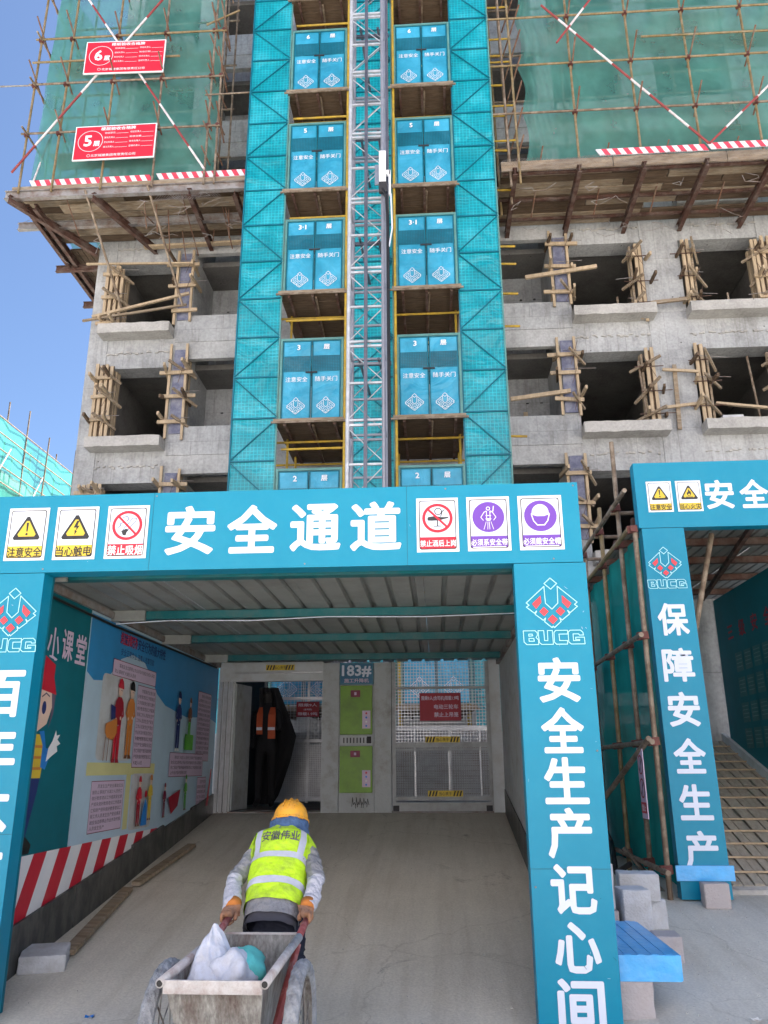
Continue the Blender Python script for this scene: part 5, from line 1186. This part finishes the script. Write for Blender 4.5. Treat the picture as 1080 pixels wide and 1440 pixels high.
for i in range(900):
    x = rnd.choice((rnd.uniform(-2.9, .8), rnd.uniform(1.1, 3.2), rnd.uniform(1.1, 2.8))); y = rnd.uniform(3.6, 10.5 if x < .8 else 9); s = rnd.choice((rnd.uniform(.002, .005), rnd.uniform(.002, .006), rnd.uniform(.004, .009)))
    z = gz(x, y); mb.add([(x-s, y, z), (x+s, y-s, z), (x, y+s, z), (x, y, z+s*1.2)], [(0, 1, 3), (1, 2, 3), (2, 0, 3)])
mb.build('grit', None, 'concrete_rough', kind='stuff')
for i, (x, y, m, lb) in enumerate(((-1.95, 4.75, 'blue_print', 'small blue scrap on the floor left of the cart'), (-2.2, 5.6, 'blue_print', 'tiny blue scrap on the floor near the near plank'), (1.85, 5.6, 'paper', 'crumpled white scrap on the ground right of the blue boards'), (1.62, 5.0, 'paper', 'pale wood chip on the ground in the lower right corner'))):
    mb = MB(); z = gz(x, y)+.003
    for q in range(4): a = q*1.7; mb.poly([(x+.02*math.cos(a), y+.02*math.sin(a), z), (x+.035*math.cos(a+1), y+.03*math.sin(a+1), z+.012), (x+.03*math.cos(a+2), y+.03*math.sin(a+2), z+.002)])
    tag(mb.build('litter', None, m), lb, 'litter')
# ---------------------------------------------------------------- handcart
cart = root('handcart', (-.965, 4.3, 0), 'dirty two-wheeled metal handcart pulled by the worker, a sack inside', 'handcart')
ctr = -1.0; ctrN = -1.025; ctrF = -.96
yn, yf_, zn, zf = 4.02, 4.74, .69, .755
hwn, hwf = .225, .20           # half widths of the rim
nb_, fb_ = (4.12, .32), (4.62, .34)
T = [(ctrN-hwn, yn, zn), (ctrN+hwn, yn, zn), (ctrF+hwf, yf_, zf), (ctrF-hwf, yf_, zf)]
Bq = [(ctr-.165, nb_[0], nb_[1]), (ctr+.165, nb_[0], nb_[1]), (ctr+.15, fb_[0], fb_[1]), (ctr-.15, fb_[0], fb_[1])]
def panel(name, q, t=.006, mat='cart_metal', sub=6):
    a, b, c, dd = [Vec(p) for p in q]; nrm = (b-a).cross(dd-a).normalized()*t; mb = MB(); rnd = random.Random(len(name))
    for i in range(sub+1):
        for j in range(sub+1):
            u, v = i/sub, j/sub; p = a.lerp(b, u).lerp(dd.lerp(c, u), v)
            p = p+nrm/t*.006*noise.noise(p*6) if 0 < i < sub and 0 < j < sub else p
            mb.v += [tuple(p), tuple(p+nrm)]
    n2 = sub+1; I = lambda i, j, k: 2*(i*n2+j)+k
    for i in range(sub):
        for j in range(sub):
            mb.f += [(I(i, j, 0), I(i, j+1, 0), I(i+1, j+1, 0), I(i+1, j, 0)), (I(i, j, 1), I(i+1, j, 1), I(i+1, j+1, 1), I(i, j+1, 1))]
    for k in range(sub): mb.f += [(I(0, k, 0), I(0, k, 1), I(0, k+1, 1), I(0, k+1, 0)), (I(sub, k, 0), I(sub, k+1, 0), I(sub, k+1, 1), I(sub, k, 1)), (I(k, 0, 0), I(k+1, 0, 0), I(k+1, 0, 1), I(k, 0, 1)), (I(k, sub, 0), I(k, sub, 1), I(k+1, sub, 1), I(k+1, sub, 0))]
    mb.m = [0]*len(mb.f); return mb.build(name, cart, mat, smooth=False)
panel('end_panel', [T[0], T[1], Bq[1], Bq[0]]); panel('end_panel', [T[2], T[3], Bq[3], Bq[2]]); panel('side_panel', [T[1], T[2], Bq[2], Bq[1]]); panel('side_panel', [T[3], T[0], Bq[0], Bq[3]]); panel('bottom', [Bq[0], Bq[1], Bq[2], Bq[3]])
MB().box(ctrN-hwn, ctrN+hwn, yn-.022, yn-.006, zn-.045, zn+.012).build('lip', cart, 'cart_lip', bevel=.005)
bar('lip', (ctrF-hwf, yf_+.008, zf), (ctrF+hwf, yf_+.008, zf), .012, .02, 'cart_lip', cart)
for s in (-1, 1):
    x0 = ctrN+s*(hwn+.012); x1 = ctrF+s*(hwf+.018)
    MB().tube((x0, yn-.03, zn), (x1, 4.62, zn+.075), .021, 14).build('rim_tube', cart, 'cart_lip', smooth=True)
    MB().tube((x1, 4.62, zn+.075), (-.97+s*.222, 4.98, .812), .019, 14).build('handle', cart, 'handle_red', smooth=True)
    MB().tube((x0, yn-.032, zn), (x0, yn-.028, zn), .014, 12).build('tube_bore', cart, 'black')
    bar('strut', (x1, 4.60, zn+.05), (ctr+s*.17, 4.42, .36), .02, .03, 'handle_red', cart); bar('strut', (x1-s*.01, 4.7, zn+.08), (ctr+s*.17, 4.55, .36), .018, .025, 'handle_red', cart)
    wx = -.675 if s > 0 else -1.325; wc = Vec((wx, 4.30, .385)); rr = .305
    # tyre with a tread, rim, spokes
    mb = MB(); nu, nv = 64, 12
    for i in range(nu):
        a = 2*math.pi*i/nu
        for j in range(nv):
            b = 2*math.pi*j/nv; cb_, sb_ = math.cos(b), math.sin(b); rt_ = .034+(.0035 if (i+(j % 2)) % 2 and cb_ > .2 else 0)
            mb.v.append((wc.x+sb_*rt_*1.05, wc.y+math.cos(a)*(rr+cb_*rt_), wc.z+math.sin(a)*(rr+cb_*rt_)))
    mb.f = [(i*nv+j, ((i+1) % nu)*nv+j, ((i+1) % nu)*nv+(j+1) % nv, i*nv+(j+1) % nv) for i in range(nu) for j in range(nv)]; mb.m = [0]*len(mb.f)
    wh = mb.build('wheel', cart, 'tyre')
    mb = MB(); ri = rr-.03
    for i in range(32):
        a, b = 2*math.pi*i/32, 2*math.pi*(i+1)/32
        mb.bar((wc.x, wc.y+math.cos(a)*ri, wc.z+math.sin(a)*ri), (wc.x, wc.y+math.cos(b)*ri, wc.z+math.sin(b)*ri), .036, .014)
    mb.build('rim', wh, 'cart_metal')
    for i in range(14):
        a = 2*math.pi*i/14; MB().tube((wc.x+(.03 if i % 2 else -.03), wc.y, wc.z), (wc.x, wc.y+math.cos(a)*ri, wc.z+math.sin(a)*ri), .004, 5).build('spoke', wh, 'cart_metal')
    MB().tube((wc.x-.045, wc.y, wc.z), (wc.x+.045, wc.y, wc.z), .028, 12).build('hub', wh, 'cart_metal')
MB().tube((-1.35, 4.30, .385), (-.65, 4.30, .385), .014, 8).build('axle', cart, 'rust')
# sack lying in the cart
def blob(name, c, rad, seed, mat, label=None, cat=None, amp=.12, shape=None, nu=40, nv=26, parent=None, sq=1.0):
    mb = MB()
    for j in range(nv+1):
        t = math.pi*j/nv
        for i in range(nu):
            a = 2*math.pi*i/nu; v = Vec((math.sin(t)*math.cos(a), math.sin(t)*math.sin(a), math.cos(t)))
            tw = Vec((v.x+v.z*.8, v.y-v.z*.5, v.z*.45)); f = 1+amp*noise.noise(v*1.5+Vec((seed, 0, 0)))-amp*.55*abs(noise.noise(tw*2.6+Vec((seed, 2, 2))))-amp*.16*abs(noise.noise(tw*7+Vec((1, seed, 2))))+amp*.25
            p = Vec((v.x*rad[0], v.y*rad[1], v.z*rad[2]))*f
            if shape: p = shape(p, v)
            mb.v.append(tuple(Vec(c)+p))
    mb.f = [(j*nu+i, j*nu+(i+1) % nu, (j+1)*nu+(i+1) % nu, (j+1)*nu+i)[::-1] for j in range(nv) for i in range(nu)]; mb.m = [0]*len(mb.f)
    o = mb.build(name, parent, mat, smooth=True)
    if label: tag(o, label, cat)
    return o
def sshape(p, v):
    q = Vec(p)
    if v.z > 0: k = 1-.6*v.z**1.2; q.x = q.x*k-.03*v.z; q.y = q.y*k+.06*v.z; q.z *= 1.15
    return q
sk_ = blob('sack', (-1.10, 4.32, .64), (.13, .19, .18), 3.3, 'sack', 'crumpled white woven sack with teal print lying in the handcart', 'sack', .2, sshape, nu=90, nv=60)
blob('printed_fold', (-.975, 4.40, .655), (.10, .16, .095), 8.1, 'sack_teal', amp=.3, parent=sk_, nu=28, nv=18)
blob('fold', (-1.01, 4.28, .655), (.11, .14, .11), 5.5, 'sack', amp=.35, parent=sk_, nu=28, nv=18)
# ---------------------------------------------------------------- people
def skin(name, pts, edges, mats, rootidx, sub=2, parent=None, fold=0):
    """pts: name -> (x,y,z,r[,r2]); one continuous skinned surface; the material of a face is that of the nearest bone"""
    ks = list(pts); me = bpy.data.meshes.new(name); me.from_pydata([pts[k][:3] for k in ks], [(ks.index(a), ks.index(b)) for a, b in edges], [])
    o = bpy.data.objects.new(name, me); COL.objects.link(o)
    md = o.modifiers.new('s', 'SKIN'); md.use_smooth_shade = True
    sv = me.skin_vertices[0].data
    for i, k in enumerate(ks):
        r = pts[k][3]; r2 = pts[k][4] if len(pts[k]) > 4 else r; sv[i].radius = (r, r2); sv[i].use_root = (k == rootidx)
    o.modifiers.new('u', 'SUBSURF').levels = sub; o.modifiers['u'].render_levels = sub
    bpy.context.view_layer.update(); dg = bpy.context.evaluated_depsgraph_get()
    m2 = bpy.data.meshes.new_from_object(o.evaluated_get(dg)); bpy.data.objects.remove(o)
    names = sorted(set(mats.values())); m2.materials.clear()
    for q in names: m2.materials.append(M(q))
    seg = [(Vec(pts[a][:3]), Vec(pts[b][:3]), names.index(mats.get((a, b), mats.get('*')))) for a, b in edges]
    for f in m2.polygons:
        c = f.center; best = min(seg, key=lambda s: (lambda t: (s[0].lerp(s[1], t)-c).length)(max(0, min(1, (c-s[0]).dot(s[1]-s[0])/max(1e-9, (s[1]-s[0]).length_squared)))))
        f.material_index = best[2]; f.use_smooth = True
    if fold:
        cl = [i for i, q in enumerate(names) if q in ('jacket', 'sleeve', 'trousers', 'black_cloth')]; ok = set()
        for f in m2.polygons:
            if f.material_index in cl: ok.update(f.vertices)
        nn = [v.normal.copy() for v in m2.vertices]
        for i in ok:
            v = m2.vertices[i]; q = v.co; a_ = abs(noise.noise(Vec((q.x*9, q.y*16, q.z*26+q.x*8)))); b_ = noise.noise(q*9+Vec((3, 1, 2)))
            v.co = q+nn[i]*fold*(b_*.9-a_*1.5+.25)
    m2.name = name; o = bpy.data.objects.new(name, m2); COL.objects.link(o); return adopt(o, parent)
wk = root('person', (-.94, 5.08, .04), 'worker in orange hard hat and yellow-green vest leaning forward, pulling the handcart', 'person')
P = {'pel': (-.965, 5.08, .80, .135, .12), 'sp1': (-.97, 5.17, .93, .14, .115), 'ch': (-.978, 5.33, 1.07, .155, .12), 'nb': (-.98, 5.46, 1.18, .085), 'nk': (-.968, 5.53, 1.22, .058), 'hd': (-.97, 5.60, 1.265, .088), 'ht': (-.97, 5.635, 1.33, .08),
     'sL': (-1.135, 5.40, 1.12, .064), 'eL': (-1.222, 5.19, .965, .056), 'wL': (-1.195, 4.965, .84, .048), 'sR': (-.818, 5.40, 1.12, .064), 'eR': (-.735, 5.18, .965, .056), 'wR': (-.745, 4.965, .84, .048),
     'hL': (-1.03, 5.08, .73, .105), 'kL': (-1.05, 5.36, .44, .078), 'aL': (-1.05, 5.22, .16, .055), 'hR': (-.86, 5.06, .73, .105), 'kR': (-.85, 5.02, .40, .078), 'aR': (-.85, 4.78, .14, .055)}
Ed = [('pel', 'sp1'), ('sp1', 'ch'), ('ch', 'nb'), ('nb', 'nk'), ('nk', 'hd'), ('hd', 'ht'), ('ch', 'sL'), ('sL', 'eL'), ('eL', 'wL'), ('ch', 'sR'), ('sR', 'eR'), ('eR', 'wR'), ('pel', 'hL'), ('hL', 'kL'), ('kL', 'aL'), ('pel', 'hR'), ('hR', 'kR'), ('kR', 'aR')]
mt = {e: 'jacket' for e in Ed}
for e in Ed[12:]: mt[e] = 'trousers'
for e in (('nk', 'hd'), ('hd', 'ht'), ('nb', 'nk')): mt[e] = 'skin'
mt[('eL', 'wL')] = mt[('eR', 'wR')] = 'sleeve'
skin('body', P, Ed, mt, 'pel', 4, wk, .014)
A, B_ = Vec((-.968, 5.03, .775)), Vec((-.982, 5.465, 1.185)); dA = (B_-A).normalized(); lat = Vec((1, 0, 0)); bk = lat.cross(dA).normalized()
if bk.z < 0: bk = -bk
def interp(t, tab):
    for (a, x), (b, y) in zip(tab, tab[1:]):
        if t <= b: s = (t-a)/(b-a); return x+(y-x)*s
    return tab[-1][1]
WA = [(0, .158), (.3, .158), (.6, .166), (.8, .182), (.92, .170), (1.0, .11), (1.06, .07)]; WB = [(0, .125), (.4, .13), (.75, .13), (.92, .11), (1.0, .08), (1.06, .06)]
def surf(t, phi, ex=0.):
    a, b = interp(t, WA)+ex, interp(t, WB)+ex; s, c = math.sin(phi), math.cos(phi); k = (abs(s)**2.6+abs(c)**2.6)**(-1/2.6)
    w = .005*noise.noise(Vec((phi*2.2, t*9, 1)))+.010*noise.noise(Vec((phi*1.2, t*3.5, 5)))-.008*abs(noise.noise(Vec((phi*1.6+t*5, t*13-phi*2, 8))))*(1.25-t)
    return A+(B_-A)*(t+.018*noise.noise(Vec((phi*1.3, 3, 3)))*(t < .12))+lat*(a+w)*s*k+bk*(b+w)*c*k
def wrap(name, t0, t1, ex, mat, p0=-math.pi, p1=math.pi, nt=16, np_=48, par=None):
    mb = MB()
    for j in range(nt+1):
        for i in range(np_+1): mb.v.append(tuple(surf(t0+(t1-t0)*j/nt, p0+(p1-p0)*i/np_, ex)))
    mb.f = [(j*(np_+1)+i, j*(np_+1)+i+1, (j+1)*(np_+1)+i+1, (j+1)*(np_+1)+i) for j in range(nt) for i in range(np_)]; mb.m = [0]*len(mb.f)
    return mb.build(name, par or wk, mat, smooth=True)
jk = wrap('jacket_hem', -.06, .14, .003, 'jacket'); wrap('shirt_hem', -.14, -.03, -.008, 'hem_grey')
vest = wrap('vest', .075, 1.04, .013, 'hivis', nt=70, np_=110)
wrap('reflective_band', .24, .315, .016, 'reflective', par=vest, nt=3); wrap('reflective_band', .54, .61, .016, 'reflective', par=vest, nt=3)
for s in (-1, 1): wrap('reflective_strap', .60, .965, .017, 'reflective', s*.62, s*.86, 14, 3, vest)
for s in (-1, 1):
    mb = MB(); n = 18   # shoulder wings of the vest, over the sleeve heads
    for i in range(n+1):
        t = .62+.34*i/n; e = .032*math.sin(math.pi*min(1, (i/n)*1.05))**.7
        for k in range(5): p = surf(t, s*(1.0+.22*k), .014); mb.v.append(tuple(p+lat*s*e*k/4+bk*.01))
    mb.f = [(i*5+k, i*5+k+1, (i+1)*5+k+1, (i+1)*5+k) for i in range(n) for k in range(4)]; mb.m = [0]*len(mb.f); mb.build('vest_wing', vest, 'hivis', smooth=True)
vs, fs, cx, cy, tw, th = textmesh('安徽伟业', .02)
mb = MB()
for dx, dy in ((0, 0), (.02, 0)):
    mb.add([surf(.815+(y-cy+dy)*.07/.43, (x-cx+dx)*.056/.185, .0165+dx*.02) for x, y in vs], fs)
mb.build('lettering', vest, 'ink')
# helmet, denim hood
hc = Vec((-.972, 5.60, 1.285)); ax = Vec((0.02, .30, .95)).normalized(); fx = Vec((1, 0, 0)); fy = ax.cross(fx).normalized()
mb = MB(); nu, nv = 36, 12
for j in range(nv+1):
    t = math.pi/2*j/nv*1.12-.12*math.pi/2
    for i in range(nu):
        a = 2*math.pi*i/nu; r = math.cos(max(t, -.2))*(1+(.07 if j == 0 else 0)); rib = 1+(.03 if abs(math.sin(a)) > .96 and j > 3 else 0)
        mb.v.append(tuple(hc+fx*.112*r*math.cos(a)+fy*.135*r*math.sin(a)+ax*(.12*math.sin(t)*rib)))
mb.f = [(j*nu+i, j*nu+(i+1) % nu, (j+1)*nu+(i+1) % nu, (j+1)*nu+i) for j in range(nv) for i in range(nu)]; mb.m = [0]*len(mb.f)
hat = mb.build('hard_hat', wk, 'helmet', smooth=True)
mb = MB()
for q in (-.32, 0, .32):
    pr_ = None
    for i in range(13):
        t = R(15+i*12.5); cc, s_ = math.cos(t), math.sin(t); w_ = math.sqrt(max(0, 1-q*q)); p_ = hc+fx*.112*q+fy*.137*w_*cc+ax*(.005+.122*w_*s_)
        if pr_ is not None: mb.tube(pr_, p_, .005, 6)
        pr_ = p_
mb.build('ridge', hat, 'helmet', smooth=True)
mb = MB()
for i in range(36):
    a, b = 2*math.pi*i/36, 2*math.pi*(i+1)/36; f_ = lambda q: hc+fx*.118*math.cos(q)+fy*.141*math.sin(q)-ax*.012
    mb.tube(f_(a), f_(b), .006, 6)
mb.build('brim', hat, 'helmet', smooth=True)
mb = MB(); nu, nv = 36, 7
for j in range(nv+1):
    for i in range(nu):
        a = 2*math.pi*i/nu; w = (.108, .118, .122, .118, .125, .135, .128, .10)[j]; z = -.005-.017*j; q = .012*noise.noise(Vec((math.cos(a)*3, math.sin(a)*3, j*.7)))
        mb.v.append(tuple(hc+fx*(w+q)*math.cos(a)*(1+.1*j/nv)+fy*(w+.01+q)*math.sin(a)-Vec((0, .012*j, 0))+ax*(z+q)))
mb.f = [(j*nu+i, j*nu+(i+1) % nu, (j+1)*nu+(i+1) % nu, (j+1)*nu+i) for j in range(nv) for i in range(nu)]; mb.m = [0]*len(mb.f)
mb.build('denim_hood', wk, 'denim', smooth=True)
def fist(s, hx):
    """gloved right/left hand closed round the handle; s = -1 left"""
    c = Vec((hx, 4.91, .845)); pts = {'w': (hx-s*.0, 4.985, .888, .036), 'p': (hx+s*.012, 4.93, .868, .040, .03), 'q': (hx+s*.014, 4.885, .862, .036, .026)}
    ed = [('w', 'p'), ('p', 'q')]
    for k in range(4):
        y = 4.94-.026*k; r = .0125-.001*(k == 3)
        ch = [(hx+s*.032, y, .868), (hx+s*.034, y-.002, .838), (hx+s*.008, y-.004, .816-.002*(k in (1, 2))), (hx-s*.022, y-.004, .824)]
        for i, q in enumerate(ch): pts['f%d%d' % (k, i)] = (*q, r*(1-.08*i))
        ed.append(('p' if k < 2 else 'q', 'f%d0' % k)); ed += [('f%d%d' % (k, i), 'f%d%d' % (k, i+1)) for i in range(3)]
    for i, q in enumerate([(hx-s*.018, 4.945, .868), (hx-s*.034, 4.925, .852), (hx-s*.03, 4.905, .832)]): pts['t%d' % i] = (*q, .0145-.001*i)
    ed += [('w', 't0'), ('t0', 't1'), ('t1', 't2')]
    m = {'*': 'glove'}; m[('w', 'p')] = 'glove'; m[('w', 't0')] = 'glove_cuff'
    pts = {k: (v[0], v[1], v[2]-.036)+tuple(v[3:]) for k, v in pts.items()}
    skin('glove', pts, ed, {**{e: 'glove' for e in ed}}, 'w', 2, wk)
    MB().tube((hx-s*.0, 5.015, .872), (hx, 4.96, .842), .043, 14, r2=.040).build('glove_cuff', wk, 'glove_cuff', smooth=True)
fist(-1, -1.182); fist(1, -.757)
for s, a, b in ((-1, (-1.05, 5.22, .07), (-1.05, 5.38, .10)), (1, (-.85, 4.76, .05), (-.85, 4.93, .05))):
    a = Vec(a); b = Vec(b)
    skin('boot', {'h': (a.x, a.y-.04, a.z+.0, .045), 'a': (a.x, a.y, a.z+.08, .052), 'm': (a.x, a.y+.1, a.z+.0, .045, .04), 't': (b.x, b.y+.02, b.z-.02, .04, .03)}, [('h', 'a'), ('a', 'm'), ('m', 't')], {'*': 'black'}, 'a', 2, wk)
# dim figure inside the hoist cage
op = root('person', (-2.5, 12.25, 1.06), 'dim figure in dark clothes and orange vest standing inside the hoist doorway', 'person')
x, y, z = -2.52, 12.25, 1.06
P = {'pel': (x, y, z+.92, .13, .1), 'ch': (x, y, z+1.25, .15, .1), 'nb': (x, y, z+1.42, .07), 'nk': (x, y-.01, z+1.48, .052), 'hd': (x, y-.02, z+1.56, .078), 'ht': (x, y-.01, z+1.64, .07),
     'sL': (x-.17, y, z+1.36, .06), 'eL': (x-.22, y+.02, z+1.08, .048), 'wL': (x-.18, y-.1, z+.88, .034), 'mL': (x-.17, y-.13, z+.82, .03), 'sR': (x+.17, y, z+1.36, .06), 'eR': (x+.21, y-.08, z+1.10, .048), 'wR': (x+.12, y+.16, z+1.12, .034), 'mR': (x+.06, y+.2, z+1.14, .03),
     'hL': (x-.09, y, z+.82, .09), 'kL': (x-.1, y-.02, z+.47, .065), 'aL': (x-.1, y+.02, z+.1, .045), 'fL': (x-.11, y-.14, z+.04, .035), 'hR': (x+.09, y, z+.82, .09), 'kR': (x+.1, y-.01, z+.47, .065), 'aR': (x+.1, y+.03, z+.1, .045), 'fR': (x+.12, y-.12, z+.04, .035)}
Ed = [('pel', 'ch'), ('ch', 'nb'), ('nb', 'nk'), ('nk', 'hd'), ('hd', 'ht'), ('ch', 'sL'), ('sL', 'eL'), ('eL', 'wL'), ('wL', 'mL'), ('ch', 'sR'), ('sR', 'eR'), ('eR', 'wR'), ('wR', 'mR'), ('pel', 'hL'), ('hL', 'kL'), ('kL', 'aL'), ('aL', 'fL'), ('pel', 'hR'), ('hR', 'kR'), ('kR', 'aR'), ('aR', 'fR')]
mt = {e: 'black_cloth' for e in Ed}; mt[('nk', 'hd')] = mt[('hd', 'ht')] = 'hair'
skin('body', P, Ed, mt, 'pel', 2, op)
for x0, x1 in ((x-.13, x-.04), (x+.04, x+.15)):
    v = MB(); pts = [(x0, x1, z+(.96 if x0 > x else 1.02), -.125), (x0, x1, z+1.15, -.15), (x0, x1, z+1.3, -.14), (x0+.02, x1-.02, z+1.41, -.08)]
    for k in range(3): a, b = pts[k], pts[k+1]; v.poly([(a[0], y+a[3], a[2]), (a[1], y+a[3], a[2]), (b[1], y+b[3], b[2]), (b[0], y+b[3], b[2])])
    vo = v.build('vest_front', op, 'orange_vest'); box('reflective_stripe', x0+.003, x1-.003, y-.158, y-.154, z+1.08, z+1.12, 'reflective', op)
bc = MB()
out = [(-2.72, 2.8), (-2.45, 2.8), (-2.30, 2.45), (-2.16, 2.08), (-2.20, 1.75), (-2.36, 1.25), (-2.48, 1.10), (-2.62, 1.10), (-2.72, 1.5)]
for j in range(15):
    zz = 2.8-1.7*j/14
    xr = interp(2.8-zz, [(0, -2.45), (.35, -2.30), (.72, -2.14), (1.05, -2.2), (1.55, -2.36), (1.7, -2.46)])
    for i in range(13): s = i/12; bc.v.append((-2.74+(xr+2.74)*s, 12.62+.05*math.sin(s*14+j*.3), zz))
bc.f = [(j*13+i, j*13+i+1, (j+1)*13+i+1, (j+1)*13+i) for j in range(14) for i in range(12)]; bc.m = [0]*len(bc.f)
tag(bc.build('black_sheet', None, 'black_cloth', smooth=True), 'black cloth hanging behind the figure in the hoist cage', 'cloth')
